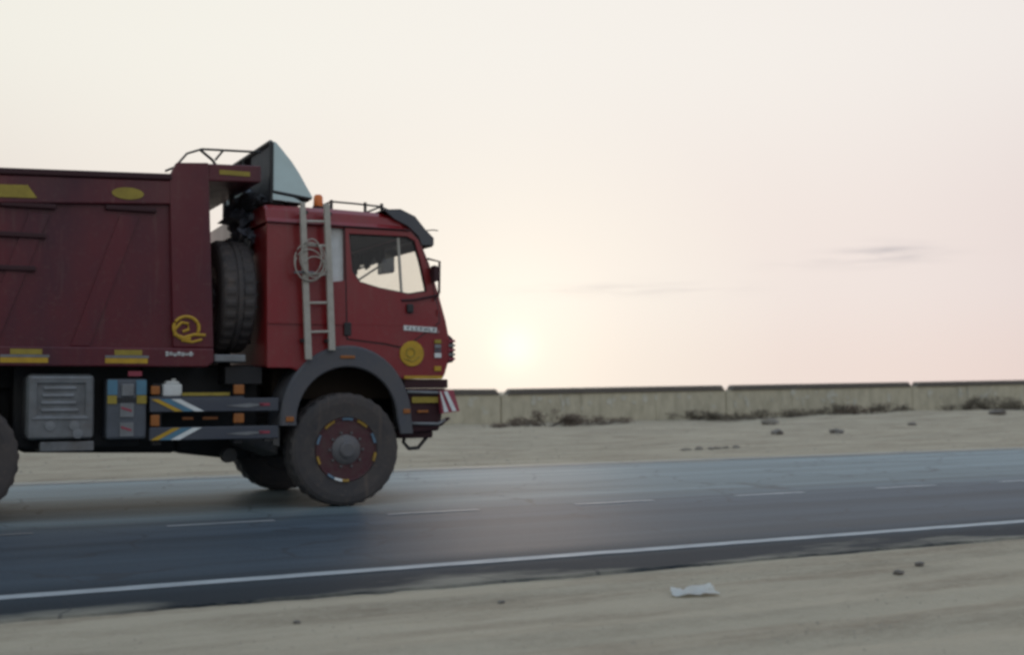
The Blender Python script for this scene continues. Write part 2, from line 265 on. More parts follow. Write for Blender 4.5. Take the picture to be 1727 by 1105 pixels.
# ------------------------------------------------------------------ mesh helpers
class MB:
    def __init__(s): s.b = bmesh.new()
    def box(s, x0, x1, y0, y1, z0, z1):
        v = [s.b.verts.new((x, y, z)) for x in (x0, x1) for y in (y0, y1) for z in (z0, z1)]
        for f in ((0, 1, 3, 2), (4, 6, 7, 5), (0, 4, 5, 1), (2, 3, 7, 6), (0, 2, 6, 4), (1, 5, 7, 3)): s.b.faces.new([v[i] for i in f])
        return s
    def hexa(s, pts):     # 8 points ordered as box()
        v = [s.b.verts.new(p) for p in pts]
        for f in ((0, 1, 3, 2), (4, 6, 7, 5), (0, 4, 5, 1), (2, 3, 7, 6), (0, 2, 6, 4), (1, 5, 7, 3)): s.b.faces.new([v[i] for i in f])
        return s
    def tube(s, pts, r, seg=8, closed=False, r2=None):
        pts = [Vector(p) for p in pts]; n = len(pts); rings = []
        for i, p in enumerate(pts):
            if closed: d = pts[(i + 1) % n] - pts[i - 1]
            else: d = pts[min(i + 1, n - 1)] - pts[max(i - 1, 0)]
            d.normalize(); a = d.orthogonal() if abs(d.z) > .9 else d.cross(Vector((0, 0, 1))); a.normalize(); c = d.cross(a)
            ra = r if r2 is None else r + (r2 - r) * i / (n - 1)
            rings.append([s.b.verts.new(p + (a * math.cos(2 * math.pi * k / seg) + c * math.sin(2 * math.pi * k / seg)) * ra) for k in range(seg)])
        for i in range(n if closed else n - 1):
            A, B = rings[i], rings[(i + 1) % n]
            for k in range(seg): s.b.faces.new((A[k], A[(k + 1) % seg], B[(k + 1) % seg], B[k]))
        if not closed: s.b.faces.new(rings[0][::-1]); s.b.faces.new(rings[-1])
        return s
    def plate(s, outer, y0, y1, holes=()):   # polygon in (x, z) with holes, thick in y
        b = bmesh.new(); es = []
        for lp in (outer,) + tuple(holes):
            vs_ = [b.verts.new((x, y0, z)) for x, z in lp]
            es += [b.edges.new((vs_[i], vs_[(i + 1) % len(vs_)])) for i in range(len(vs_))]
        bmesh.ops.triangle_fill(b, use_beauty=True, use_dissolve=False, edges=es)
        fs = b.faces[:]
        r = bmesh.ops.extrude_face_region(b, geom=fs)
        bmesh.ops.translate(b, verts=[v for v in r['geom'] if isinstance(v, bmesh.types.BMVert)], vec=(0, y1 - y0, 0))
        me = bpy.data.meshes.new('t'); b.to_mesh(me); b.free(); s.b.from_mesh(me); bpy.data.meshes.remove(me); return s
    def lathe(s, prof, c=(0, 0, 0), seg=48, lug=None):   # prof: (r, y) round the y axis
        rings = []
        for i, (r_, y_) in enumerate(prof):
            ring = []
            for k in range(seg):
                q = r_ - (lug[1] if lug and i in lug[0] and ((k // lug[2]) % 2) else 0)
                a = 2 * math.pi * k / seg
                ring.append(s.b.verts.new((c[0] + q * math.cos(a), c[1] + y_, c[2] + q * math.sin(a))))
            rings.append(ring)
        for A, B in zip(rings, rings[1:]):
            for k in range(seg): s.b.faces.new((A[k], B[k], B[(k + 1) % seg], A[(k + 1) % seg]))
        if prof[0][0] > 1e-3: s.b.faces.new(rings[0])
        if prof[-1][0] > 1e-3: s.b.faces.new(rings[-1][::-1])
        return s
    def blob(s, c, rad, sub=2, amp=.25, seed=0, fr=1.7):
        b = bmesh.new(); bmesh.ops.create_icosphere(b, subdivisions=sub, radius=1)
        o = Vector((seed * 7.3, seed * 3.1, seed * 1.7))
        for v in b.verts:
            k = 1 + amp * noise.fractal(v.co * fr + o, 1, 2, 3) * 1.6
            v.co = Vector((c[0] + v.co.x * k * rad[0], c[1] + v.co.y * k * rad[1], c[2] + v.co.z * k * rad[2]))
        me = bpy.data.meshes.new('t'); b.to_mesh(me); b.free(); s.b.from_mesh(me); bpy.data.meshes.remove(me); return s
    def shear(s, z0=1.8, k=.05):      # tumblehome: lean the sides in above z0
        for v in s.b.verts:
            if v.co.z > z0: v.co.y -= math.copysign((v.co.z - z0) * k, v.co.y)
        return s
    def build(s, name, m, parent=None, bevel=0.0, smooth=False, segs=2):
        bmesh.ops.recalc_face_normals(s.b, faces=s.b.faces[:])
        me = bpy.data.meshes.new(name); s.b.to_mesh(me); s.b.free()
        me.materials.append(M[m] if isinstance(m, str) else m)
        if smooth: me.polygons.foreach_set('use_smooth', [True] * len(me.polygons))
        o = bpy.data.objects.new(name, me); COL.objects.link(o)
        if parent: o.parent = parent
        if bevel:
            b = o.modifiers.new('bevel', 'BEVEL'); b.width = bevel; b.segments = segs; b.limit_method = 'ANGLE'; b.angle_limit = R(35)
        return o
def empty(name, loc=(0, 0, 0), parent=None):
    o = bpy.data.objects.new(name, None); COL.objects.link(o); o.location = loc; o.parent = parent; o.empty_display_size = .2; return o
def tag(o, label, cat, group=None):
    o['label'] = label; o['category'] = cat
    if group: o['group'] = group
    return o
def arc(cx, cz, rx, rz, a0, a1, n):
    return [(cx + rx * math.cos(R(a0 + (a1 - a0) * i / n)), cz + rz * math.sin(R(a0 + (a1 - a0) * i / n))) for i in range(n + 1)]

# ------------------------------------------------------------------ ground, road
ROAD0, ROAD1 = 6.58, 16.28
def rise(x): return .0125 * max(0.0, min(x, 120) - 18.0)
def gz(x, y):
    if y < ROAD0 + .3:
        n1 = noise.noise(Vector((x * .35, y * 1.6, 3.1))) * .022 + noise.noise(Vector((x * 1.3, y * 4.1, 8.2))) * .010 + noise.noise(Vector((x * 6, y * 7, 1.2))) * .005
        d = ROAD0 + .3 - y
        rut = sum(-.022 * math.exp(-((y - (a + .12 * noise.noise(Vector((x * .25, a, 0))))) / .10) ** 2) + .010 * math.exp(-((y - (a + .2 + .12 * noise.noise(Vector((x * .25, a, 0))))) / .07) ** 2) for a in (5.95, 4.75, 4.2))
        return -.035 + min(d, .5) * .05 + (n1 + rut) * min(1, d * 1.6) + .02 * sstep(.4, 1.2, d)
    if y < ROAD1 - .3: return -.035
    d = y - (ROAD1 - .3)
    n1 = noise.noise(Vector((x * .16, y * .33, 1.7))) * .10 + noise.noise(Vector((x * .6, y * 1.2, 5.3))) * .04 + noise.noise(Vector((x * 2.2, y * 3.1, 2.3))) * .018
    h = -.035 + min(d, .5) * .04 + n1 * sstep(0, 6, d) + noise.noise(Vector((x * 3, y * 4, 9.1))) * .012 * min(1, d)
    h += rise(x) * .75 * sstep(2, 18, d)
    berm = math.exp(-((y - 33.6) / 1.5) ** 2)
    h += berm * (-.13 + .17 * sstep(24, 31, x) + .07 * noise.noise(Vector((x * .28, 0, 4.4))))
    h -= .10 * math.exp(-((y - 29.5) / 2.4) ** 2) * sstep(20, 30, x)
    h -= sstep(38, 300, y) * 7.5
    return h
def axis(segs):
    v = []
    for a, b, st in segs:
        n = max(1, round((b - a) / st)); v += [a + (b - a) * i / n for i in range(n)]
    return v + [segs[-1][1]]
def grid(name, xs, ys, m, zf):
    vs_ = [(x, y, zf(x, y)) for y in ys for x in xs]; nx = len(xs)
    fs = [(j * nx + i, j * nx + i + 1, (j + 1) * nx + i + 1, (j + 1) * nx + i) for j in range(len(ys) - 1) for i in range(nx - 1)]
    me = bpy.data.meshes.new(name); me.from_pydata(vs_, [], fs); me.materials.append(M[m]); me.polygons.foreach_set('use_smooth', [True] * len(fs))
    o = bpy.data.objects.new(name, me); COL.objects.link(o); return o
xs = axis([(-1500, -100, 140), (-100, -10, 9), (-10, -1, .6), (-1, 13, .07), (13, 60, .25), (60, 200, 7), (200, 2200, 200)])
ys = axis([(-200, -10, 19), (-10, 2, .6), (2, 7.2, .06), (7.2, 15.6, 1.4), (15.6, 24, .12), (24, 38, .2), (38, 80, 3), (80, 400, 20), (400, 2200, 180)])
ground = grid('ground', xs, ys, 'sand', gz); ground['kind'] = 'structure'; ground['label'] = 'pale dusty desert sand on both sides of the road'

def road_edge_near(x): return ROAD0 + .045 * noise.noise(Vector((x * .5, 0, 0))) + .030 * noise.noise(Vector((x * 2.3, 2, 0))) + .035 * noise.noise(Vector((x * 7.0, 5, 0))) + .02 * noise.noise(Vector((x * 19.0, 5, 3)))
def road_edge_far(x): return ROAD1 + .10 * noise.noise(Vector((x * .35, 9, 0))) + .06 * noise.noise(Vector((x * 1.7, 4, 0)))
rx = axis([(-300, -20, 20), (-20, -2, .5), (-2, 14, .04), (14, 50, .2), (50, 900, 25)])
vs_, fs = [], []
for x in rx:
    a, b = road_edge_near(x), road_edge_far(x)
    for y in (a - .05, a, 9, 10.4, 12.5, 14.5, b, b + .05): vs_.append((x, y, 0 if a <= y <= b else -.06))
for i in range(len(rx) - 1):
    for k in range(7): fs.append((i * 8 + k, (i + 1) * 8 + k, (i + 1) * 8 + k + 1, i * 8 + k + 1))
me = bpy.data.meshes.new('road'); me.from_pydata(vs_, [], fs); me.materials.append(M['asphalt'])
road = bpy.data.objects.new('road', me); COL.objects.link(road); road['kind'] = 'structure'; road['label'] = 'grey asphalt desert highway running left to right'

def strip(name, x0, x1, yc, wdt, m, z=.004, jit=.006, st=.12):
    n = max(2, int((x1 - x0) / st)); v, f = [], []
    for i in range(n + 1):
        x = x0 + (x1 - x0) * i / n
        j1 = jit * noise.noise(Vector((x * 5, yc, 1))); j2 = jit * noise.noise(Vector((x * 5, yc, 7)))
        v += [(x, yc - wdt / 2 + j1, z), (x, yc + wdt / 2 + j2, z)]
    for i in range(n): f.append((2 * i, 2 * i + 2, 2 * i + 3, 2 * i + 1))
    me = bpy.data.meshes.new(name); me.from_pydata(v, [], f); me.materials.append(M[m])
    o = bpy.data.objects.new(name, me); COL.objects.link(o); o.parent = road; return o
strip('edge_line', -40, 120, 7.31, .145, 'line')
strip('edge_line', -60, 200, 15.75, .13, 'line_faded')
for k in range(-6, 24):
    x0 = 4.05 + 1.97 * k
    strip('lane_dash', x0, x0 + .92, 10.45, .10, 'dash' if k >= -1 else 'line_faded', jit=.012, st=.06)

# ------------------------------------------------------------------ barrier along the far side
WY = 36.0; SEG = 9.16; J0 = 17.95
where = ['far left, hidden behind the dump body', 'left, passing behind the truck wheels and cab', 'right beside the truck bumper', 'in the middle of the view',
         'right of the middle, behind the scrub', 'at the right edge of the view', 'beyond the right edge of the view']
seglab = ['weathered concrete barrier section behind the dump body of the truck', 'weathered concrete barrier section behind the truck cab, ending just right of its bumper',
          'long concrete barrier section nearest the low sun, with brown scrub at its foot', 'concrete barrier section between the middle and right coping gaps',
          'concrete barrier section running out of the right edge of the view', 'concrete barrier section farthest along the road to the right']
for i in range(-2, 4):
    xa, xb = J0 + SEG * i, J0 + SEG * (i + 1)
    za, zb = rise(xa), rise(xb)
    root = empty('concrete_barrier', ((xa + xb) / 2, WY, (za + zb) / 2 - .0))
    tag(root, seglab[i + 2], 'barrier', 'concrete barrier sections along the far side')
    c = Vector(root.location)
    def P(x, y, z): return (x - c.x, y, z + (rise(x) - c.z))
    # three cast panels per section, a joint between each
    for k in range(3):
        pa = xa + .02 + (SEG - .04) * k / 3; pb = xa + .02 + (SEG - .04) * (k + 1) / 3 - .010
        pr = .006 * ((k * 7 + i * 3) % 3)
        MB().hexa([P(pa, -.04 - pr, -.5), P(pa, -.0 - pr, .93), P(pa, .30, -.5), P(pa, .26, .93), P(pb, -.04 - pr, -.5), P(pb, -.0 - pr, .93), P(pb, .30, -.5), P(pb, .26, .93)]).build('panel', 'concrete', root, bevel=.012)
    MB().hexa([P(xa + .24, -.06, .93), P(xa + .36, -.045, 1.12), P(xa + .24, .32, .93), P(xa + .36, .30, 1.12), P(xb - .06, -.06, .93), P(xb - .20, -.045, 1.12), P(xb - .06, .32, .93), P(xb - .20, .30, 1.12)]).build('coping', 'coping', root, bevel=.02)
    for q in range(20):      # pale salt stains, run-off with a shape of its own
        rs = random.Random(i * 31 + q); x = rs.uniform(xa + .3, xb - .3); z = rs.uniform(.35, .85); ww = rs.uniform(.03, .13); hh = rs.uniform(.04, .20)
        pts = [(x - c.x + ww * math.cos(a) * rs.uniform(.6, 1.2), z + rise(x) - c.z + hh * math.sin(a) * rs.uniform(.6, 1.2)) for a in [2 * math.pi * t / 9 for t in range(9)]]
        yy = -.04 + (z + .5) / 1.43 * .04 - .022
        MB().plate(pts, yy, yy + .012).build('salt_stain', 'concrete_pale', root)

# ------------------------------------------------------------------ the truck
TX, TY = 3.97, 11.36 + 1.25
T = empty('dump_truck', (TX, TY, 0))
tag(T, 'large maroon and red dump truck driving along the highway', 'truck')
NY = -1.25          # near (camera) side

# --- dump body
db = empty('dump_body', (0, 0, 0), T)
bx0 = -7.2
def topz(x): return 3.14 + (x + 1.70) * .040
shell = MB()
shell.hexa([(bx0, NY + .05, 1.38), (bx0, NY + .05, topz(bx0) - .06), (bx0, 1.20, 1.38), (bx0, 1.20, topz(bx0) - .06), (-1.36, NY + .05, 1.38), (-1.38, NY + .05, 3.08), (-1.36, 1.20, 1.38), (-1.38, 1.20, 3.08)])
shell.build('side_panel', 'maroon', db, bevel=.02)
# recessed field ribs (slanted stiffeners), upper band, bottom rail
def slab(name, pts, y0, y1, m='maroon', par=db, bevel=.012): return MB().plate(pts, y0, y1).build(name, m, par, bevel=bevel)
slab('upper_band', [(bx0, topz(bx0) - .38), (-1.68, 2.86), (-1.68, 3.08), (bx0, topz(bx0) - .06)], NY - .0, NY + .06)
slab('bottom_rail', [(bx0, 1.355), (-1.36, 1.355), (-1.30, 1.40), (-1.30, 1.53), (bx0, 1.53)], NY - .012, NY + .06)
slab('front_post', [(-1.67, 1.53), (-1.30, 1.53), (-1.355, 3.08), (-1.36, 3.27), (-1.66, 3.25), (-1.72, 3.12)], NY - .006, NY + .06)
for x in (-2.28, -3.05, -3.85, -4.65, -5.45, -6.25):   # slanted ribs leaning forward towards the top
    slab('rib', [(x - .28, 1.532), (x - .12, 1.532), (x + .30, topz(x) - .382), (x + .13, topz(x) - .382)], NY + .034, NY + .06, bevel=.008)
slab('top_rail', [(bx0, topz(bx0) - .055), (-1.70, 3.082), (-1.70, 3.14), (bx0, topz(bx0))], NY - .02, NY + .10, 'maroon_dark')
MB().box(bx0, -1.34, 1.10, 1.27, 1.36, 3.02).build('far_side_rail', 'maroon', db)
MB().box(-1.40, -1.33, NY + .1, 1.15, 3.07, 3.24).build('headboard', 'maroon', db, bevel=.01)
# cab guard reaching forward over the back of the cab
MB().hexa([(-1.36, NY - .0, 3.10), (-1.36, NY - .0, 3.265), (-1.36, 1.2, 3.10), (-1.36, 1.2, 3.265), (-.86, NY - .0, 3.125), (-.86, NY - .0, 3.285), (-.86, 1.2, 3.125), (-.86, 1.2, 3.285)]).build('cab_guard', 'maroon', db, bevel=.012)
MB().box(-1.26, -.97, NY - .006, NY, 3.17, 3.215).build('yellow_stripe', 'yellow_dull', db)
# dark slots
for x0, x1, z in ((-2.28, -1.83, 2.80), (-3.16, -2.70, 2.775), (-3.2, -2.78, 2.51), (-3.2, -2.86, 2.215), (-4.1, -3.6, 2.74)):
    MB().box(x0, x1, NY + .004, NY + .06, z - .026, z + .018).build('slot', 'maroon_dark', db, bevel=.008)
# yellow marks
MB().plate([(-2.09 + .14 * math.cos(a), 2.93 + .055 * math.sin(a)) for a in [2 * math.pi * i / 28 for i in range(28)]], NY - .008, NY).build('yellow_oval', 'yellow_dull', db)
slab('yellow_badge', [(-3.25, 2.82), (-2.86, 2.835), (-2.94, 2.945), (-3.25, 2.93)], NY - .008, NY, 'yellow_dull', bevel=0)
MB().tube([(-1.555 + .115 * math.cos(a), NY - .012, 1.715 + .105 * math.sin(a)) for a in [R(-35 + i * 13) for i in range(26)]], .016, 6).build('emblem_ring', 'yellow', db)
MB().tube([(-1.66, NY - .012, 1.70), (-1.60, NY - .012, 1.765), (-1.54, NY - .012, 1.755), (-1.535, NY - .012, 1.70), (-1.59, NY - .012, 1.68)], .015, 6).tube(
    [(-1.67, NY - .012, 1.655), (-1.58, NY - .012, 1.625), (-1.48, NY - .012, 1.655), (-1.38, NY - .012, 1.65)], .016, 6).tube(
    [(-1.60, NY - .012, 1.60), (-1.50, NY - .012, 1.585), (-1.41, NY - .012, 1.61)], .013, 6).build('emblem_script', 'yellow', db)
for x0, x1 in ((-3.16, -2.75), (-2.29, -1.90)):
    MB().box(x0 + .02, x1, NY - .018, NY - .010, 1.385, 1.430).build('reflective_strip', 'yellow', db)
    MB().box(x0 + .02, x1 + .01, NY - .018, NY - .010, 1.433, 1.455).build('reflective_strip', 'alu', db)
    MB().box(x0 + .10, x1 - .05, NY - .018, NY - .010, 1.458, 1.505).build('reflective_strip', 'yellow_dull', db)
lt = MB()
for i in range(7): lt.box(-1.74 + i * .036, -1.717 + i * .036, NY - .018, NY - .010, 1.455 + (i % 2) * .006, 1.495 - (i % 3) * .006)
lt.box(-1.74, -1.49, NY - .018, NY - .011, 1.468, 1.480); lt.build('lettering', 'white', db)
# ladder frame of the tarpaulin on top
MB().tube([(-1.62, NY + .3, 3.25), (-1.50, NY + .3, 3.40), (-1.36, NY + .3, 3.455), (-.78, NY + .3, 3.475)], .012, 6).tube([(-1.38, NY + .3, 3.45), (-1.26, NY + .3, 3.36), (-1.2, NY + .3, 3.28)], .014, 6).tube(
    [(-1.15, NY + .3, 3.465), (-1.23, NY + .3, 3.36)], .012, 6).tube([(-1.74, NY + .1, 3.18), (-1.66, NY + .1, 3.22)], .012, 6).build('tarpaulin_hoop', 'black', db)

# --- cab
cabz0 = 1.35
front = [(.70, 2.775), (.80, 2.66), (.90, 2.42), (.985, 2.15), (1.07, 1.84), (1.115, 1.62), (1.115, 1.48), (1.06, 1.30), (1.03, 1.245)]
archc = arc(.01, .80, .635, .74, 40, 137, 14)
side = [(-.79, cabz0), (-.79, 2.75), (-.74, 2.775)] + front + [(.60, 1.245)] + archc + [(-.56, cabz0)]
win = [(.035, 2.685), (.655, 2.69), (.735, 2.65), (.80, 2.43), (.862, 2.135), (.67, 2.10), (.35, 2.15), (.14, 2.205), (.065, 2.31)]
rearwin = [(-.165, 2.735), (-.012, 2.735), (-.012, 2.215), (-.165, 2.195)]
door_out = [(-.005, 2.742), (.69, 2.745), (.775, 2.665), (.865, 2.43), (.935, 2.15), (.985, 1.93), (.985, 1.82), (.60, 1.56), (.40, 1.60), (.012, 1.64)]
cab = MB()
cab.plate(side, NY, NY + .05, [win, rearwin])
cab.shear()
cab_o = cab.build('cab', 'red', T, bevel=.012)
MB().plate(side, 1.20, 1.25, [win]).shear().build('side_wall', 'red', cab_o, bevel=.012)
MB().box(-.79, -.74, NY + .055, 1.195, 1.36, 2.74).build('rear_wall', 'red', cab_o, bevel=.02)
MB().box(-.70, .95, NY + .08, 1.17, 1.50, 1.56).build('cab_floor', 'interior', cab_o)
# front: lower panel, windscreen with pillars and header
def fr_x(z):
    for (x0, z0), (x1, z1) in zip(front, front[1:]):
        if z1 <= z <= z0: return x0 + (x1 - x0) * (z0 - z) / (z0 - z1)
    return front[-1][0]
def front_strip(zs, y0, y1, dx=0.0, th=.05):
    m = MB(); v = []
    for z in zs:
        x = fr_x(z) + dx
        v.append([m.b.verts.new((xx, yy, z)) for xx, yy in ((x, y0), (x, y1), (x - th, y1), (x - th, y0))])
    for a, b_ in zip(v, v[1:]):
        for k in range(4): m.b.faces.new((a[k], a[(k + 1) % 4], b_[(k + 1) % 4], b_[k]))
    m.b.faces.new(v[0][::-1]); m.b.faces.new(v[-1]); return m
front_strip([2.02, 1.84, 1.62, 1.48, 1.30, 1.25], NY + .055, 1.195, -.005).build('front_panel', 'red', cab_o, bevel=.01)
front_strip([2.77, 2.70, 2.66], NY + .09, 1.16, -.005).build('windscreen_header', 'maroon_dark', cab_o)
front_strip([2.655, 2.42, 2.15, 2.025], NY + .08, 1.17, -.012, .006).build('windscreen', 'glass', cab_o)
MB().box(.45, .93, NY + .12, 1.12, 1.85, 1.99).build('dashboard', 'black', cab_o, bevel=.04)
# fringe curtain along the top of the windscreen and the headliner
cur = MB(); n = 26
for i in range(n):
    y0 = -.35 + i * 1.45 / n; y1 = y0 + 1.45 / n - .004; hh = .10 + .055 * math.sin(i * .9) + .10 * sstep(.0, 1, i / n)
    cur.box(fr_x(2.62) - .085 - .008 * (i % 2), fr_x(2.62) - .07 - .008 * (i % 2), y0, y1, 2.66 - hh, 2.72)
cur.build('fringe_curtain', 'interior', cab_o)
MB().box(-.72, .66, NY + .10, 1.15, 2.70, 2.735).build('headliner', 'interior', cab_o)
MB().box(-.73, -.70, NY + .06, 1.19, 1.6, 2.69).build('rear_lining', 'interior', cab_o)
for yy in (-.68, .62):
    seat = MB(); seat.hexa([(-.62, yy - .24, 1.60), (-.66, yy - .22, 2.36), (-.62, yy + .24, 1.60), (-.66, yy + .22, 2.36), (-.44, yy - .24, 1.60), (-.54, yy - .20, 2.36), (-.44, yy + .24, 1.60), (-.54, yy + .20, 2.36)])
    seat.box(-.55, .02, yy - .25, yy + .25, 1.58, 1.80); seat.build('seat', 'black', cab_o, bevel=.05)
sw = MB().tube([(.42 + .10 * math.cos(a), .62 + .22 * math.sin(a), 2.02 + .19 * math.cos(a) * .6) for a in [2 * math.pi * i / 24 for i in range(24)]], .016, 6, True); sw.tube([(.42, .62, 2.02), (.62, .62, 1.9)], .025, 6); sw.build('steering_wheel', 'black', cab_o, smooth=True)
# roof with a chamfered edge
rf = MB(); prof = [(NY + .02, 2.755), (NY + .055, 2.80), (NY + .075, 2.885), (NY + .14, 2.935), (0, 2.975), (1.11, 2.935), (1.175, 2.885), (1.195, 2.80), (1.23, 2.755)]
stn = [(-.80, .0, -.02), (-.77, .0, .0), (-.1, .0, .0), (.40, .0, -.012), (.60, .0, -.04), (.72, .02, -.10), (.80, .05, -.17)]
rings = []
for x, ins, dz in stn:
    ring = []
    for y, z in prof:
        zz = 2.755 + max(0, (z - 2.755)) * (1 + dz * 4.4) if z > 2.755 else z
        ring.append(rf.b.verts.new((x, y - math.copysign(ins, y) if abs(y) > .1 else y, zz - (.09 * sstep(.6, .8, x)))))
    rings.append(ring)
for A, B in zip(rings, rings[1:]):
    for k in range(len(prof) - 1): rf.b.faces.new((A[k], A[k + 1], B[k + 1], B[k]))
    rf.b.faces.new((A[-1], A[0], B[0], B[-1]))
rf.b.faces.new(rings[0]); rf.b.faces.new(rings[-1][::-1])
rf.build('roof', 'red', cab_o, bevel=.008)
MB().box(-.79, .69, NY + .014, NY + .03, 2.752, 2.760).build('roof_gutter', 'maroon_dark', cab_o)
# white curtained pane behind the door
MB().plate(rearwin, NY + .045, NY + .055).shear().build('white_curtain', 'white', cab_o)
MB().plate([(-.165, 2.735), (-.15, 2.735), (-.15, 2.20), (-.165, 2.195)], NY - .002, NY + .03).shear().build('pane_seal', 'black', cab_o)
# near door: seam, panes, posts, handle
def door(sgn):
    y0, y1 = (NY - .010, NY) if sgn < 0 else (1.25, 1.26)
    d = MB().plate(door_out, y0, y1, [win]).shear().build('door', 'red', T, bevel=.004)
    d.location = (0, 0, 0)
    yg = NY + .02 if sgn < 0 else 1.225
    MB().plate([(.035, 2.685), (.555, 2.69), (.585, 2.115), (.35, 2.15), (.14, 2.205), (.065, 2.31)], yg, yg + .005).shear().build('window_pane', 'glass', d)
    MB().plate([(.575, 2.69), (.655, 2.69), (.735, 2.65), (.80, 2.43), (.862, 2.135), (.67, 2.10), (.605, 2.11)], yg, yg + .005).shear().build('quarter_pane', 'glass', d)
    MB().plate([(.553, 2.69), (.577, 2.69), (.606, 2.105), (.583, 2.11)], yg - .008, yg + .012).shear().build('window_post', 'ladder', d)
    h = .022
    inner = win
    cxx = sum(p[0] for p in inner) / len(inner); czz = sum(p[1] for p in inner) / len(inner)
    sm = [(cxx + (x - cxx) * .965, czz + (z - czz) * .955) for x, z in inner]
    MB().plate(inner, yg - .012, yg + .014, [sm]).shear().build('window_seal', 'black', d)
    yh0, yh1 = (NY - .045, NY - .008) if sgn < 0 else (1.26, 1.295)
    MB().box(.63, .70, yh0, yh1, 1.91, 2.00).shear().build('door_handle', 'black', d, bevel=.012)
    return d
door(-1); door(1)
dcx, dcz = .47, 2.15
MB().plate([(dcx + (x - dcx) * 1.022, dcz + (z - dcz) * 1.018) for x, z in door_out], NY - .004, NY + .002, [door_out]).shear().build('door_gap', 'black', cab_o)
for z in (1.74, 1.92): MB().tube([(.97, NY - .012, z - .03), (.97, NY - .012, z + .03)], .011, 8).build('door_hinge', 'red', cab_o)
MB().tube([(.58, NY - .012, 2.035), (.72, NY - .030, 2.045), (.90, NY - .030, 2.085), (.99, NY - .01, 2.10)], .012, 6).shear().build('grab_rail', 'maroon_dark', T)
MB().box(-.03, .045, NY - .022, NY - .004, 1.67, 1.80).build('side_lamp', 'black', T, bevel=.012)
# crease and lower moulding
MB().box(-.785, .99, NY - .006, NY + .005, 1.775, 1.79).build('body_crease', 'red', T)
# writing plate, lamps, badge, stripe
pl = MB().hexa([(.60, NY - .016, 1.735), (.60, NY - .016, 1.785), (.60, NY - .006, 1.735), (.60, NY - .006, 1.785), (.985, NY - .016, 1.715), (.975, NY - .016, 1.768), (.985, NY - .006, 1.715), (.975, NY - .006, 1.768)]).build('name_plate', 'white', T)
lt = MB()
for i, k in enumerate((0, 1, 2, 0, 3, 1, 0)):
    x = .635 + i * .047; z = 1.742 - i * .0024
    lt.box(x, x + .007, NY - .020, NY - .0165, z, z + .032)
    if k in (0, 2): lt.box(x, x + .028, NY - .020, NY - .0165, z + .027, z + .032)
    if k in (1, 2): lt.box(x, x + .026, NY - .020, NY - .0165, z, z + .005)
    if k in (0, 3): lt.box(x, x + .024, NY - .020, NY - .0165, z + .013, z + .018)
    if k == 3: lt.box(x + .023, x + .030, NY - .020, NY - .0165, z, z + .032)
lt.build('lettering', 'batt', pl)
MB().lathe([(.001, -.012), (.125, -.012), (.13, -.004), (.13, .0)], (.69, NY - .002, 1.50), 36).build('round_badge', 'yellow', T)
bd = MB().tube([(.672 + .045 * math.cos(a), NY - .016, 1.51 + .045 * math.sin(a)) for a in [2 * math.pi * i / 20 for i in range(20)]], .008, 5, True).tube([(.60, NY - .016, 1.45), (.70, NY - .016, 1.42), (.77, NY - .016, 1.47)], .006, 5).build('badge_drawing', 'yellow_dull', T)
for z0, z1, m in ((1.605, 1.645, 'yellow_dull'), (1.555, 1.595, 'alu'), (1.52, 1.545, 'batt'), (1.46, 1.51, 'white'), (1.325, 1.375, 'yellow')):
    MB().box(.935, 1.01, NY - .018, NY - .004, z0, z1).build('side_reflector', m, T, bevel=.006)
MB().hexa([(.61, NY - .010, 1.248), (.61, NY - .010, 1.278), (.61, NY - .002, 1.248), (.61, NY - .002, 1.278), (1.02, NY - .010, 1.248), (1.03, NY - .010, 1.278), (1.02, NY - .002, 1.248), (1.03, NY - .002, 1.278)]).build('yellow_stripe', 'yellow', T)
# front corner housing with headlamp louvres
ch = MB().hexa([(1.06, NY + .0, 1.40), (1.08, NY + .0, 1.72), (1.06, NY + .42, 1.40), (1.08, NY + .42, 1.72), (1.17, NY + .02, 1.42), (1.165, NY + .02, 1.66), (1.19, NY + .42, 1.42), (1.185, NY + .42, 1.66)]).build('corner_housing', 'maroon_dark', T, bevel=.02)
for i in range(5): MB().box(1.095, 1.165, NY - .014, NY + .012, 1.44 + i * .046, 1.462 + i * .046).build('louvre', 'alu' if i % 2 else 'chevred', ch)
MB().hexa([(1.06, .83, 1.40), (1.08, .83, 1.72), (1.06, 1.25, 1.40), (1.08, 1.25, 1.72), (1.19, .83, 1.42), (1.185, .83, 1.66), (1.17, 1.23, 1.42), (1.165, 1.23, 1.66)]).build('corner_housing', 'maroon_dark', T, bevel=.02)
MB().box(1.05, 1.10, -.80, .80, 1.36, 1.75).build('grille', 'black', T, bevel=.02)
# sun visor over the windscreen, on brackets
vz = MB(); pv = [(.40, 2.95), (.58, 2.965), (.74, 2.90), (.86, 2.765), (.945, 2.69), (.945, 2.615), (.815, 2.615), (.78, 2.70), (.66, 2.80), (.52, 2.86)]
vz.plate(pv, NY + .03, NY + .06).plate([(x, z) for x, z in pv], 1.19, 1.22)
top = [(.40, 2.95), (.58, 2.965), (.74, 2.90), (.86, 2.765), (.945, 2.69), (.945, 2.615)]
ra = [[vz.b.verts.new((x, y, z)) for x, z in top] for y in (NY + .03, 1.22)]; rb = [[vz.b.verts.new((x - .012, y, z - .016)) for x, z in top] for y in (NY + .03, 1.22)]
for k in range(len(top) - 1): vz.b.faces.new((ra[0][k], ra[0][k + 1], ra[1][k + 1], ra[1][k])); vz.b.faces.new((rb[0][k], rb[1][k], rb[1][k + 1], rb[0][k + 1]))
vz.build('sun_visor', 'greyplastic', T)
MB().tube([(.80, NY + .05, 2.755), (.95, NY + .05, 2.775), (1.0, NY + .05, 2.77)], .006, 5).build('marker_wire', 'black', T)
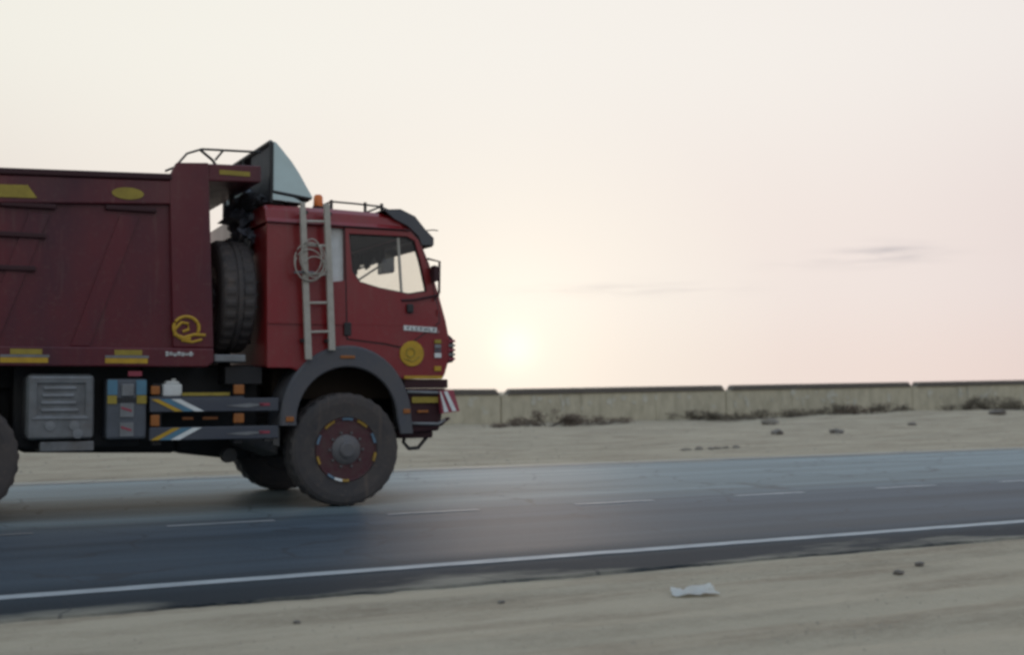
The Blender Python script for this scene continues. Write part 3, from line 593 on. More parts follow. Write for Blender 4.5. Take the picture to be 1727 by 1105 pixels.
# roof bar with clamps
rb_ = MB().tube([(-.06, NY + .3, 3.035), (.2, NY + .3, 3.03), (.46, NY + .3, 3.02), (.56, NY + .3, 2.985)], .010, 6).tube([(-.06, .95, 3.035), (.46, .95, 3.02), (.56, .95, 2.985)], .010, 6)
for y in (NY + .3, .95):
    for x in (-.06, .30, .48): rb_.tube([(x, y, 2.93), (x, y, 3.05)], .016, 6)
rb_.tube([(-.06, NY + .3, 3.035), (-.06, .95, 3.035)], .010, 6).tube([(.48, NY + .3, 3.02), (.48, .95, 3.02)], .010, 6)
rb_.build('roof_bar', 'black', T)
# beacon
bc = MB().lathe([(.001, 0), (.055, 0), (.058, .05), (.001, .05)], (0, 0, 0), 16); bmesh.ops.rotate(bc.b, verts=bc.b.verts[:], matrix=Matrix.Rotation(R(90), 3, 'X')); bco = bc.build('beacon', 'black', T); bco.location = (-.165, NY + .4, 2.94)
bl = MB().lathe([(.001, 0), (.047, 0), (.050, .04), (.046, .15), (.03, .17), (.001, .175)], (0, 0, 0), 20); bmesh.ops.rotate(bl.b, verts=bl.b.verts[:], matrix=Matrix.Rotation(R(90), 3, 'X')); blo = bl.build('beacon_lens', 'beacon', bco, smooth=True); blo.location = (0, 0, .0)
# wind deflector: hollow shell, open at the back
dy0, dy1 = NY + .20, .82
dprof = [(-.70, 3.575), (-.66, 3.565), (-.60, 3.50), (-.50, 3.385), (-.42, 3.27), (-.35, 3.15), (-.285, 3.045)]
dfl = MB()
sd_pts = [(-.70, 3.03)] + [(-.70, 3.575)] + dprof[1:] + [(-.30, 3.035)]
sd_low = [(-.705, 3.085), (-.70, 3.575)] + dprof[1:] + [(-.29, 3.04), (-.40, 3.05)]
dfl.plate(sd_low, dy0, dy0 + .012).plate(sd_low, dy1 - .012, dy1)
rows = [[dfl.b.verts.new((x, y, z)) for x, z in dprof] for y in (dy0, dy0 + .04, 0, dy1 - .04, dy1)]
rows2 = [[dfl.b.verts.new((x - .008, y, z - .012)) for x, z in dprof] for y in (dy0, dy0 + .04, 0, dy1 - .04, dy1)]
for A, B in zip(rows, rows[1:]):
    for k in range(len(dprof) - 1): dfl.b.faces.new((A[k], A[k + 1], B[k + 1], B[k]))
for A, B in zip(rows2, rows2[1:]):
    for k in range(len(dprof) - 1): dfl.b.faces.new((A[k], B[k], B[k + 1], A[k + 1]))
dfo = dfl.build('wind_deflector', 'teal', T)
MB().plate([(-.70, 3.0), (-.44, 2.985), (-.38, 2.985), (-.48, 3.03), (-.70, 3.06)], dy0 - .01, dy0 + .02).build('deflector_skirt', 'teal', dfo)
MB().tube([(-.705, dy0 + .004, 2.97), (-.705, dy0 + .004, 3.56), (-.70, dy0 + .05, 3.575), (-.70, dy1 - .05, 3.575), (-.705, dy1, 3.56), (-.705, dy1, 2.97)], .022, 6).tube([(-.70, 0, 2.98), (-.70, 0, 3.56)], .02, 6).tube(
    [(-.70, dy0, 3.08), (-.30, dy0, 3.03)], .014, 6).tube([(-.68, -.5, 3.56), (-.36, -.5, 2.98)], .018, 6).tube([(-.68, .5, 3.56), (-.36, .5, 2.98)], .018, 6).build('deflector_frame', 'black', dfo)
MB().plate([(-.685, 3.0), (-.685, 3.55), (-.66, 3.54), (-.60, 3.475), (-.50, 3.36), (-.42, 3.245), (-.35, 3.125), (-.30, 3.04)], dy0 + .016, dy0 + .022).build('deflector_lining', 'tarp', dfo)
lin = MB(); ra = [[lin.b.verts.new((x - .02, y, z - .03)) for x, z in dprof] for y in (dy0 + .03, dy1 - .03)]
for k in range(len(dprof) - 1): lin.b.faces.new((ra[0][k], ra[0][k + 1], ra[1][k + 1], ra[1][k]))
bmesh.ops.solidify(lin.b, geom=lin.b.faces[:], thickness=.004); lin.build('deflector_lining', 'tarp', dfo)
MB().box(-.705, -.69, dy0 + .03, dy0 + .75, 3.0, 3.54).blob((-.78, -.6, 3.02), (.12, .35, .10), 3, .3, 4).build('folded_tarpaulin', 'tarp', T, smooth=False)  # dark sheet and lump put the hollow deflector's inner darkness in as colour
# ladder on the cab side
LY = NY - .075
ld = empty('ladder', (0, 0, 0), T)
MB().hexa([(-.495, LY - .02, 2.90), (-.497, LY - .02, 2.95), (-.495, LY + .02, 2.90), (-.497, LY + .02, 2.95), (-.45, LY - .02, 2.90), (-.452, LY - .02, 2.95), (-.45, LY + .02, 2.90), (-.452, LY + .02, 2.95)]).hexa(
    [(-.44, LY - .02, 1.43), (-.502, LY - .02, 2.90), (-.44, LY + .02, 1.43), (-.502, LY + .02, 2.90), (-.375, LY - .02, 1.43), (-.447, LY - .02, 2.90), (-.375, LY + .02, 1.43), (-.447, LY + .02, 2.90)]).build('ladder_rail', 'ladder', ld, bevel=.006)
MB().hexa([(-.205, LY - .02, 1.52), (-.262, LY - .02, 2.945), (-.205, LY + .02, 1.52), (-.262, LY + .02, 2.945), (-.14, LY - .02, 1.52), (-.205, LY - .02, 2.945), (-.14, LY + .02, 1.52), (-.205, LY + .02, 2.945)]).build('ladder_rail', 'ladder', ld, bevel=.006)
for z in (2.77, 2.535, 2.255, 1.98, 1.70):
    t = (z - 1.43) / 1.52
    MB().tube([(-.40 - .065 * t, LY, z - .005), (-.175 - .06 * t, LY, z + .005)], .013, 8).build('rung', 'ladder', ld)
for z in (2.84, 1.60):
    MB().box(-.47, -.42, LY, NY + .03, z, z + .03).box(-.23, -.18, LY, NY + .03, z, z + .03).build('ladder_bracket', 'black', ld)
MB().tube([(-.56, LY - .02, 2.262), (-.44, LY - .025, 2.272), (-.36, LY - .025, 2.268)], .012, 6).build('ladder_hook', 'alu', ld)
# fenders
def fender(sgn):
    y0, y1 = (NY - .035, NY + .42) if sgn < 0 else (.83, 1.285)
    o = [(-.665, .80)] + arc(.01, .84, .672, .735, 178, 2, 30) + [(.70, .70)]
    i = [(-.50, .80)] + arc(.01, .84, .515, .52, 178, 2, 30) + [(.56, .70)]
    m = MB(); n = len(o); yy = [y0, y0 + .02, y1] if sgn < 0 else [y1, y1 - .02, y0]
    O = [[m.b.verts.new((x, y, z)) for x, z in o] for y in yy]; I = [[m.b.verts.new((x, y, z)) for x, z in i] for y in yy]
    for k in range(n): 
        O[0][k].co = O[0][k].co.lerp(I[0][k].co, .10); I[0][k].co = I[0][k].co.lerp(O[0][k].co, .08)
    th = [[m.b.verts.new((x * .965, y, .8 + (z - .8) * .965)) for x, z in o] for y in (yy[1], yy[2])]
    for k in range(n - 1):
        m.b.faces.new((O[0][k], O[0][k + 1], I[0][k + 1], I[0][k]))
        for a, b_ in ((O[0], O[1]), (O[1], O[2])): m.b.faces.new((a[k], a[k + 1], b_[k + 1], b_[k]))
        m.b.faces.new((I[0][k], I[0][k + 1], I[1][k + 1], I[1][k]))
        m.b.faces.new((I[1][k], I[1][k + 1], th[0][k + 1], th[0][k])); m.b.faces.new((th[0][k], th[0][k + 1], th[1][k + 1], th[1][k])); m.b.faces.new((th[1][k], th[1][k + 1], O[2][k + 1], O[2][k]))
    for k in (0, n - 1):
        m.b.faces.new((O[0][k], O[1][k], I[1][k], I[0][k])); m.b.faces.new((O[1][k], O[2][k], th[1][k], th[0][k]))
    fo = m.build('fender', 'greyplastic', T, smooth=False)
    ym = y0 - .012 if sgn < 0 else y1 + .012; yb = y0 + .012 if sgn < 0 else y1 - .012
    for x0, x1, z0, z1 in ((-.075, .075, 1.445, 1.475), (-.615, -.535, .835, .885), (.585, .66, .90, .945)):
        MB().box(x0, x1, min(ym, yb), max(ym, yb), z0, z1).build('marker_light', 'orange', fo, bevel=.006)
    return fo
fender(-1); fender(1)
# dark wheel well behind the tyre
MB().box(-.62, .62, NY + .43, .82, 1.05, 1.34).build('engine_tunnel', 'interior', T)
# bumper, chevron board, tow hook
bu = MB().hexa([(.66, NY + .03, .70), (.66, NY + .02, 1.15), (.66, NY + .30, .70), (.66, NY + .30, 1.15), (1.02, NY + .06, .72), (1.09, NY + .04, 1.15), (1.02, NY + .30, .72), (1.09, NY + .30, 1.15)])
bu.hexa([(.96, NY + .30, .72), (.98, NY + .30, 1.15), (.96, .95, .72), (.98, .95, 1.15), (1.14, NY + .30, .74), (1.20, NY + .30, 1.15), (1.14, .95, .74), (1.20, .95, 1.15)])
bu.hexa([(.66, .95, .70), (.66, .95, 1.15), (.66, 1.22, .70), (.66, 1.23, 1.15), (1.02, .95, .72), (1.09, .95, 1.15), (1.02, 1.19, .72), (1.09, 1.21, 1.15)])
buo = bu.build('bumper', 'maroon_dark', T, bevel=.02)
MB().box(.62, 1.10, NY + .02, 1.22, 1.152, 1.243).build('bumper_top', 'maroon_dark', buo, bevel=.01)
MB().tube([(.64, NY - .005, 1.115), (.98, NY - .005, 1.105), (1.06, NY + .02, 1.10)], .016, 8).build('bumper_bar', 'alu', buo, smooth=True)
MB().tube([(.66, NY - .005, .80), (.98, NY - .005, .79), (1.06, NY + .02, .83)], .016, 8).build('bumper_bar', 'alu', buo, smooth=True)
MB().box(.70, .985, NY + .008, NY + .028, 1.005, 1.065).build('yellow_plate', 'yellow_dull', buo)
MB().box(.76, .88, NY + .010, NY + .034, .905, .93).build('marker_light', 'orange', buo, bevel=.005)
cb = MB().hexa([(1.01, NY - .03, .895), (.985, NY - .03, 1.125), (1.01, NY + .03, .895), (.985, NY + .03, 1.125), (1.235, NY + .03, .915), (1.165, NY + .03, 1.135), (1.235, NY + .09, .915), (1.165, NY + .09, 1.135)]).build('chevron_board', 'chevred', buo)
for a in (.0, .46):
    def q(u, v):   # bilinear on the outer face of the board
        b0 = Vector((1.01, NY - .033, .895)).lerp(Vector((1.235, NY + .027, .915)), u); b1 = Vector((.985, NY - .033, 1.125)).lerp(Vector((1.165, NY + .027, 1.135)), u); return b0.lerp(b1, v)
    u0_, u1_ = .12 + a, .36 + a
    sh = .30
    pts = []
    for (u, v) in ((u0_, .04), (u0_ - sh, .96), (u1_, .04), (u1_ - sh, .96)):
        pts.append(q(max(.0, min(1, u)), v))
    A, B, Cc, Dd = pts; off = Vector((0, -.004, 0))
    MB().hexa([A + off, B + off, A, B, Cc + off, Dd + off, Cc, Dd]).build('white_stripe', 'white', buo)
MB().tube([(.72, NY + .25, .70), (.70, NY + .24, .60), (.76, NY + .24, .535), (.86, NY + .24, .54), (.95, NY + .24, .64), (1.02, NY + .25, .76)], .020, 8).build('tow_hook', 'grime', buo, smooth=True)
MB().box(.60, .98, NY + .12, 1.1, .645, .72).build('under_guard', 'maroon_dark', buo, bevel=.02)
MB().tube([(1.02, NY + .03, .78), (1.10, NY + .06, .835), (1.14, NY + .1, .84)], .018, 6).build('step_bracket', 'maroon_dark', buo)
# mirrors
mi = MB().tube([(.86, NY + .0, 2.47), (.97, NY - .06, 2.44), (.965, NY - .06, 2.12), (.93, NY - .02, 2.05)], .013, 6).build('mirror_arm', 'maroon_dark', T)
MB().hexa([(.885, NY - .12, 2.22), (.885, NY - .12, 2.40), (.905, NY + .03, 2.22), (.905, NY + .03, 2.40), (.945, NY - .12, 2.24), (.945, NY - .12, 2.38), (.96, NY + .03, 2.24), (.96, NY + .03, 2.38)]).build('mirror_head', 'maroon_dark', mi, bevel=.015)
mf = MB().tube([(.92, 1.24, 2.57), (1.12, 1.36, 2.63), (1.36, 1.42, 2.72)], .016, 6).tube([(.96, 1.24, 2.42), (1.36, 1.42, 2.66)], .012, 6).build('mirror_arm', 'black', T)
MB().hexa([(1.36, 1.34, 2.56), (1.36, 1.34, 2.80), (1.38, 1.56, 2.56), (1.38, 1.56, 2.80), (1.54, 1.36, 2.58), (1.54, 1.36, 2.79), (1.50, 1.52, 2.58), (1.50, 1.52, 2.79)]).build('mirror_head', 'greyplastic', mf, bevel=.02)

# --- behind the cab: stowed sheet, air pipe, hoses, spare wheel
MB().blob((-.80, NY + .80, 2.94), (.16, .33, .20), 3, .55, 2, 2.6).blob((-.83, NY + .75, 2.66), (.12, .30, .12), 3, .45, 5, 2.8).build('stowed_sheet', 'bluetarp', T)
MB().tube([(-.86, NY + .55, 1.6), (-.86, NY + .55, 2.55), (-.82, NY + .6, 2.72)], .055, 10).build('air_pipe', 'grime', T, smooth=True)
MB().blob((-.87, NY + .5, 2.5), (.055, .09, .17), 3, .4, 9, 3).build('rag_bundle', 'grime', T)
hs = MB()
for z in (1.94, 2.06, 2.18): hs.tube([(-1.0, NY + .42, z - .03), (-.90, NY + .34, z + .005), (-.79, NY + .33, z + .012)], .010, 6)
hs.build('air_hose', 'hub', T)
MB().box(-1.28, -.98, NY + .06, NY + .60, 1.405, 1.475).build('spare_wheel_carrier', 'alu', T, bevel=.01)
MB().box(-1.15, -.80, NY + .15, .9, 1.2, 1.36).box(-1.10, -.98, -.6, 1.0, 1.3, 2.35).build('rear_bulkhead', 'frame', T)

# --- wheels
def tyre_mesh(m, rad=.555, wd=.30, y=0):
    prof = [(rad - .245, y + .02), (rad - .235, y - .01), (rad - .20, y - .012), (rad - .10, y - .022), (rad - .045, y - .016), (rad - .015, y + .004), (rad, y + .03),
            (rad, y + wd * .36), (rad - .016, y + wd * .38), (rad - .016, y + wd * .44), (rad, y + wd * .46), (rad, y + wd * .60), (rad - .016, y + wd * .62), (rad, y + wd * .66), (rad, y + wd - .03), (rad - .015, y + wd - .004), (rad - .045, y + wd + .016), (rad - .10, y + wd + .022), (rad - .235, y + wd + .01), (rad - .245, y + wd - .02)]
    return m.lathe(prof, (0, 0, 0), 120, ((6, 7, 13, 14), .011, 2))
wheel_parts = []
def make_wheel(decor=True):
    root = empty('wheel', (0, 0, 0), T); prs = []
    def add(o): o.parent = root; prs.append(o); return o
    add(tyre_mesh(MB()).build('tyre', 'rubber', smooth=False))
    add(MB().lathe([(.315, .0), (.305, -.012), (.295, -.006), (.285, .02), (.275, .075), (.25, .085), (.235, .06), (.16, .045), (.15, .06), (.001, .06)], (0, 0, 0), 60).build('rim', 'rim', smooth=False))
    for i in range(10):      # hand holes round the disc
        a = R(18 + 36 * i); c = Vector((.236 * math.cos(a), 0, .236 * math.sin(a)))
        hm = MB().lathe([(.001, 0), (.026, 0), (.026, .006), (.001, .006)], (0, 0, 0), 12); h = hm.build('hand_hole', 'black'); h.location = (c.x, .052, c.z); add(h)
    add(MB().lathe([(.195, .06), (.19, .03), (.150, .02), (.145, -.01), (.115, -.03), (.085, -.04), (.08, -.060), (.06, -.070), (.001, -.070)], (0, 0, 0), 40).build('hub', 'hub', smooth=False))
    for i in range(10):      # cast spokes between the hand holes
        a = R(36 * i); c_, s_ = math.cos(a), math.sin(a)
        def sp_(r_, t_, y_): return (r_ * c_ - t_ * s_, y_, r_ * s_ + t_ * c_)
        add(MB().hexa([sp_(.14, -.034, .0), sp_(.14, -.034, .06), sp_(.14, .034, .0), sp_(.14, .034, .06), sp_(.262, -.022, .028), sp_(.262, -.022, .07), sp_(.262, .022, .028), sp_(.262, .022, .07)]).build('spoke', 'hub', bevel=.006))
    nm = None
    for i in range(10):
        a = R(36 * i)
        if nm is None:
            o = MB().lathe([(.001, -.03), (.013, -.03), (.016, .03), (.001, .03)], (0, 0, 0), 6).build('wheel_nut', 'hub'); nm = o.data
        else:
            o = bpy.data.objects.new('wheel_nut', nm); COL.objects.link(o)
        o.location = (.170 * math.cos(a), .01, .170 * math.sin(a)); add(o)
    if decor:      # painted tabs wired to the rim edge
        for ang, m, ln in ((125, 'yellow', .16), (88, 'blue', .15), (57, 'yellow', .16), (21, 'blue', .14), (-15, 'yellow', .12), (-92, 'yellow', .10), (-122, 'blue', .10), (-106, 'white', .11), (-161, 'yellow', .11), (160, 'blue', .13)):
            d = MB(); n = 6; half = ln * .72 / 2 / .30
            v = []
            for k in range(n + 1):
                a = R(ang) - half + 2 * half * k / n
                v.append([d.b.verts.new((r_ * math.cos(a), y_, r_ * math.sin(a))) for r_, y_ in ((.288, -.020), (.312, -.026), (.312, -.018), (.288, -.012))])
            for A, B in zip(v, v[1:]):
                for k in range(4): d.b.faces.new((A[k], A[(k + 1) % 4], B[(k + 1) % 4], B[k]))
            d.b.faces.new(v[0]); d.b.faces.new(v[-1][::-1]); add(d.build('rim_tab', {'yellow': 'tab_yellow', 'blue': 'tab_blue'}.get(m, m)))
    return root, prs
def copy_wheel(src, loc, rot):
    r, prs = src; n = r.copy(); COL.objects.link(n); n.parent = T; n.location = loc; n.rotation_euler = rot
    for p in prs:
        c = p.copy(); COL.objects.link(c); c.parent = n
    return n
wh = make_wheel(True); wh[0].location = (0, NY, .555)
copy_wheel(wh, (0, 1.19, .555), (0, 0, math.pi))
plain = make_wheel(False); plain[0].location = (-3.52, NY + .02, .555)
for x in (-3.52, -4.87):
    if x < -4: copy_wheel(plain, (x, NY + .02, .555), (0, R(20), 0))
    copy_wheel(plain, (x, NY + .36, .555), (0, R(9), 0)); copy_wheel(plain, (x, 1.17, .555), (0, 0, math.pi)); copy_wheel(plain, (x, .83, .555), (0, R(5), math.pi))
sp = copy_wheel(plain, (-1.18, NY + .62, 2.06), (0, 0, R(-90)))
sp.name = 'spare_wheel'
# --- chassis
fr = MB()
for y in (-.42, .34): fr.box(-7.0, .95, y, y + .08, .88, 1.16)
for x in (-6.6, -5.2, -4.2, -3.0, -2.0, -1.2, .3): fr.box(x, x + .12, -.34, .34, .92, 1.12)
fr.box(-7.1, -1.3, -.6, .6, 1.162, 1.375)
fr.build('chassis_frame', 'frame', T, bevel=.01)
MB().tube([(0, -.95, .50), (0, -.6, .45), (0, .6, .45), (0, .95, .50)], .07, 10).blob((0, .1, .50), (.22, .2, .2), 2, .05).build('front_axle', 'frame', T, smooth=True)
for x in (-3.52, -4.87): MB().tube([(x, -1.0, .555), (x, 1.0, .555)], .09, 10).blob((x, 0, .56), (.3, .26, .26), 2, .05).build('rear_axle', 'frame', T, smooth=True)
MB().hexa([(-2.9, -.40, .56), (-2.9, -.45, .95), (-2.9, .40, .56), (-2.9, .45, .95), (-1.45, -.40, .52), (-1.45, -.45, .95), (-1.45, .40, .52), (-1.45, .45, .95)]).hexa(
    [(-1.46, -.38, .52), (-1.46, -.42, .95), (-1.46, .38, .52), (-1.46, .42, .95), (-.72, -.40, .42), (-.72, -.42, .95), (-.72, .40, .42), (-.72, .42, .95)]).hexa(
    [(-.73, -.40, .42), (-.73, -.42, .95), (-.73, .40, .42), (-.73, .42, .95), (.4, -.30, .50), (.4, -.32, 1.06), (.4, .30, .50), (.4, .32, 1.06)]).build('gearbox', 'frame', T, bevel=.05)
MB().tube([(-.55, NY + .42, .60), (0, NY + .42, .44), (.6, NY + .42, .62)], .05, 6).build('leaf_spring', 'frame', T)
MB().hexa([(-.98, NY + .25, .66), (-.98, NY + .25, .80), (-.98, NY + .7, .60), (-.98, NY + .7, .80), (-.60, NY + .25, .50), (-.60, NY + .25, .80), (-.60, NY + .7, .46), (-.60, NY + .7, .80)]).build('spring_hanger', 'grime', T, bevel=.03)
MB().lathe([(.001, 0), (.07, 0), (.08, .1), (.001, .1)], (-1.0, NY + .55, .50), 14).build('air_drier', 'grime', T)
# dark infill behind the side guards (tanks, brackets on the frame)
MB().box(-3.0, -1.9, -.9, -.43, .62, 1.378).box(-1.88, -.75, -.80, -.43, .66, 1.38).box(-3.0, -.8, .43, 1.1, .66, 1.3).build('frame_boxes', 'frame', T, bevel=.02)
# ribbed box / tank
tb = MB().box(-2.92, -2.345, NY + .04, NY + .62, .705, 1.29).build('fuel_tank', 'tank', T, bevel=.05, segs=3)
MB().box(-2.88, -2.385, NY + .02, NY + .045, 1.235, 1.262).build('tank_rib', 'alu', tb, bevel=.008)
MB().plate([(-2.90, .72), (-2.365, .72), (-2.365, 1.27), (-2.90, 1.27)], NY + .022, NY + .045, [[(-2.83, .92), (-2.43, .92), (-2.43, 1.20), (-2.83, 1.20)]]).build('tank_face', 'tank', tb, bevel=.012)
for z, x0, x1 in ((1.16, -2.78, -2.50), (1.095, -2.79, -2.52), (1.03, -2.80, -2.50), (.965, -2.80, -2.48)):
    MB().box(x0, x1, NY + .026, NY + .05, z - .018, z + .018).build('tank_rib', 'alu', tb, bevel=.012)
MB().box(-2.87, -2.40, NY + .010, NY + .03, .885, .905).build('tank_rib', 'alu', tb, bevel=.006)
for x, z in ((-2.72, .83), (-2.52, .83), (-2.49, .76)): MB().lathe([(.001, -.008), (.045, -.006), (.05, .01), (.001, .01)], (x, NY + .018, z), 16).build('rivet_plate', 'alu', tb)
MB().box(-2.80, -2.345, NY + .06, NY + .5, .60, .69).build('tank_step', 'tank', T, bevel=.012)
# battery box with stickers
bb = MB().box(-2.245, -1.895, NY + .03, NY + .5, .70, 1.245).build('battery_box', 'batt', T, bevel=.025)
MB().box(-2.24, -2.155, NY + .02, NY + .032, 1.10, 1.235).box(-1.99, -1.90, NY + .02, NY + .032, 1.10, 1.235).build('blue_sticker', 'blue', bb)
MB().box(-2.24, -2.16, NY + .02, NY + .032, 1.02, 1.095).box(-1.985, -1.90, NY + .02, NY + .032, 1.02, 1.095).build('yellow_sticker', 'yellow_dull', bb)
MB().box(-2.12, -2.01, NY + .012, NY + .032, 1.085, 1.20).build('latch', 'alu', bb, bevel=.012)
MB().box(-2.155, -1.99, NY + .018, NY + .032, 1.035, 1.075).build('strap', 'black', bb)
for z in (.90, .725):
    s_ = MB().box(-2.13, -2.01, NY + .020, NY + .032, z, z + .125).build('white_sticker', 'alu', bb)
    MB().hexa([(-2.12, NY + .016, z + .075), (-2.12, NY + .016, z + .095), (-2.12, NY + .020, z + .075), (-2.12, NY + .020, z + .095), (-2.03, NY + .016, z + .045), (-2.03, NY + .016, z + .065), (-2.03, NY + .020, z + .045), (-2.03, NY + .020, z + .065)]).build('red_mark', 'chevred', bb)
MB().box(-2.06, -1.94, NY + .03, NY + .06, 1.27, 1.315).build('rear_reflector', 'chevred', T)
# side guard rails with painted diagonal ends
def rail(z0, z1, up_):
    r = MB().box(-1.87, -.67, NY + .01, NY + .05, z0, z1).build('guard_rail', 'rail', T, bevel=.008)
    hgt = z1 - z0
    for x, w_, m in ((-1.865, .07, 'yellow'), (-1.79, .10, 'blue'), (-1.685, .085, 'white')):
        s_ = .22 if up_ else -.22
        a, b_ = (x + .22, x) if up_ else (x, x + .20)
        MB().plate([(a, z0 + .006), (a + w_, z0 + .006), (b_ + w_, z1 - .006), (b_, z1 - .006)], NY + .004, NY + .009).build('diagonal_stripe', m, r)
    MB().plate([(-1.18, (z0 + z1) / 2 - .008), (-.95, z1 - .05), (-.80, (z0 + z1) / 2), (-.98, z0 + .035)], NY + .004, NY + .009).build('white_flash', 'alu', r)
    MB().box(-.86, -.76, NY + .004, NY + .009, (z0 + z1) / 2 - .012, (z0 + z1) / 2 + .014).build('red_mark', 'chevred', r)
    return r
rail(.94, 1.065, True); rail(.68, .80, False)
for x in (-1.05, -1.80):
    MB().box(x - .04, x + .04, NY + .05, NY + .12, .64, 1.2).build('guard_bracket', 'frame', T)
for x0, x1, z0, z1 in ((-1.10, -1.0, 1.10, 1.19), (-1.10, -1.0, .83, .92), (-1.86, -1.78, .81, .915), (-1.86, -1.78, 1.10, 1.18)):
    MB().box(x0, x1, NY + .02, NY + .05, z0, z1).build('amber_reflector', 'orange', T, bevel=.01)
MB().box(-1.57, -1.13, NY + .06, NY + .09, 1.088, 1.118).build('yellow_bar', 'yellow_dull', T)
MB().box(-1.55, -1.45, NY + .14, NY + .17, .865, .89).box(-1.36, -1.22, NY + .14, NY + .17, .865, .89).build('amber_strip', 'orange', T)
MB().box(-1.87, -1.0, NY + .03, NY + .30, 1.066, 1.082).build('guard_shelf', 'rail', T)
MB().plate([(-.72, .62), (-.66, .60), (-.66, .78), (-.72, .78)], NY + .02, NY + .10).box(-.80, -.665, NY + .03, NY + .1, .655, .672).build('rail_end_bracket', 'grime', T)

# canister standing on the guard shelf; its own thing
cn_ = empty('white_canister', (TX - 1.66, TY + NY + .16, 1.083)); tag(cn_, 'small white plastic canister standing on the truck side rail', 'canister')
MB().box(-.085, .095, -.07, .07, 0, .115).hexa([(-.06, -.06, .115), (-.045, -.05, .145), (-.06, .06, .115), (-.045, .05, .145), (.08, -.06, .115), (.065, -.05, .145), (.08, .06, .115), (.065, .05, .145)]).build('canister_body', 'white', cn_, bevel=.014)
MB().tube([(.03, 0, .14), (.03, 0, .165)], .022, 10).build('canister_cap', 'white', cn_)
# cable loop hanging on the ladder
hk = empty('coiled_cable', (TX - .40, TY + LY - .028, 2.36)); tag(hk, 'loops of pale grey cable hanging from the cab ladder', 'cable')
lp = MB()
for i, (dx, dz, rx_, rz_) in enumerate(((-.01, .01, .15, .19), (.02, .04, .13, .15), (-.02, -.02, .14, .15), (.0, .06, .10, .17), (.03, -.04, .11, .10))):
    lp.tube([(dx + rx_ * math.cos(a), -.010 * i + .004 * math.sin(3 * a), dz + rz_ * math.sin(a)) for a in [2 * math.pi * k / 28 for k in range(28)]], .0062, 6, True)
lp.build('cable_loop', 'ladder', hk, smooth=True)

# ------------------------------------------------------------------ scrub, stones and litter on the sand
def shrub(x, y, wd, ht, dp, brown, label, seed):
    rs = random.Random(seed); z = gz(x, y) - .02
    root = empty('desert_shrub', (x, y, z)); tag(root, label, 'shrub', 'desert shrubs at the foot of the barrier')
    st = MB()
    lobes = [(rs.uniform(-.5, .5) * wd, rs.uniform(-.5, .5) * dp, rs.uniform(.45, 1.0) * ht) for _ in range(max(4, int(wd * 6)))]
    for lx, ly, lh in lobes:
        st.tube([(lx * .03, ly * .03, 0), (lx * .8, ly * .8, lh * .5), (lx, ly, lh * .85)], .012, 4, r2=.004)
    st.build('stem', 'twig', root)
    V, Fc = [], []
    for _ in range(int(900 * wd * max(ht, .3))):
        lx, ly, lh = rs.choice(lobes); edge = 1 - abs(lx) / (wd * .75)
        px, py = lx + rs.gauss(0, .11), ly + rs.gauss(0, .11); pz = max(.01, lh * (.35 + .65 * edge) * rs.uniform(.05, 1) ** .8)
        d = Vector((rs.uniform(-1, 1), rs.uniform(-1, 1), rs.uniform(.1, 1.2))).normalized() * rs.uniform(.05, .13)
        s_ = d.orthogonal().normalized() * rs.uniform(.010, .022); p = Vector((px, py, pz)); k = len(V)
        V += [p - s_, p + s_, p + d + s_ * .4, p + d - s_ * .4]; Fc.append((k, k + 1, k + 2, k + 3))
    me = bpy.data.meshes.new('foliage'); me.from_pydata(V, [], Fc); me.materials.append(M['leafbrown' if brown else 'leaf'])
    fo = bpy.data.objects.new('foliage', me); COL.objects.link(fo); fo.parent = root
    return root
def px_at(px, Y):     # X on the line Y for a column of the photograph, used to lay plants along the barrier
    d = fw + rr * ((px - 863.5) / F_PX); return d.x / d.y * Y
SH = [(848, 33.0, .45, .16, 1, 'tiny brown tuft of scrub nearest the truck bumper'), (923, 34.2, 1.75, .62, 1, 'widest brown dead shrub, below the low sun'),
      (1018, 34.6, 1.0, .36, 1, 'low brown shrub just right of the widest dead shrub'), (970, 34.9, .8, .3, 0, 'small olive shrub between the two brown shrubs'),
      (1170, 35.1, 1.1, .50, 0, 'olive shrub left of the middle coping gap'), (1200, 34.9, .75, .42, 0, 'dark shrub pressed against the wall at the middle coping gap'),
      (1242, 34.6, .85, .36, 0, 'dark shrub just right of the middle coping gap'), (1278, 35.0, 1.1, .40, 0, 'low spread shrub right of the middle gap, second from it'),
      (1325, 34.8, .9, .34, 0, 'small grey-green shrub midway along the right section'), (1352, 35.1, .8, .36, 0, 'small shrub beside the tall olive shrub of the right section'),
      (1402, 35.2, 1.2, .62, 0, 'tall olive shrub in the middle of the right section'), (1440, 34.6, 1.15, .48, 1, 'reddish brown shrub among the olive ones on the right'),
      (1495, 34.5, 1.25, .46, 0, 'dark bluish shrub sprawling below the right coping gap'), (1600, 34.9, .6, .28, 0, 'small dark tuft on the sand right of the right coping gap'),
      (1668, 35.0, 1.9, .78, 0, 'largest dark green shrub near the right edge'), (1718, 34.0, 1.5, .50, 0, 'dark shrub cut by the right edge of the view')]
for i, (px, Y, wd, ht, br, lb) in enumerate(SH): shrub(px_at(px, Y), Y, wd * 1.5, ht * 1.0, .5, br, lb, 50 + i)

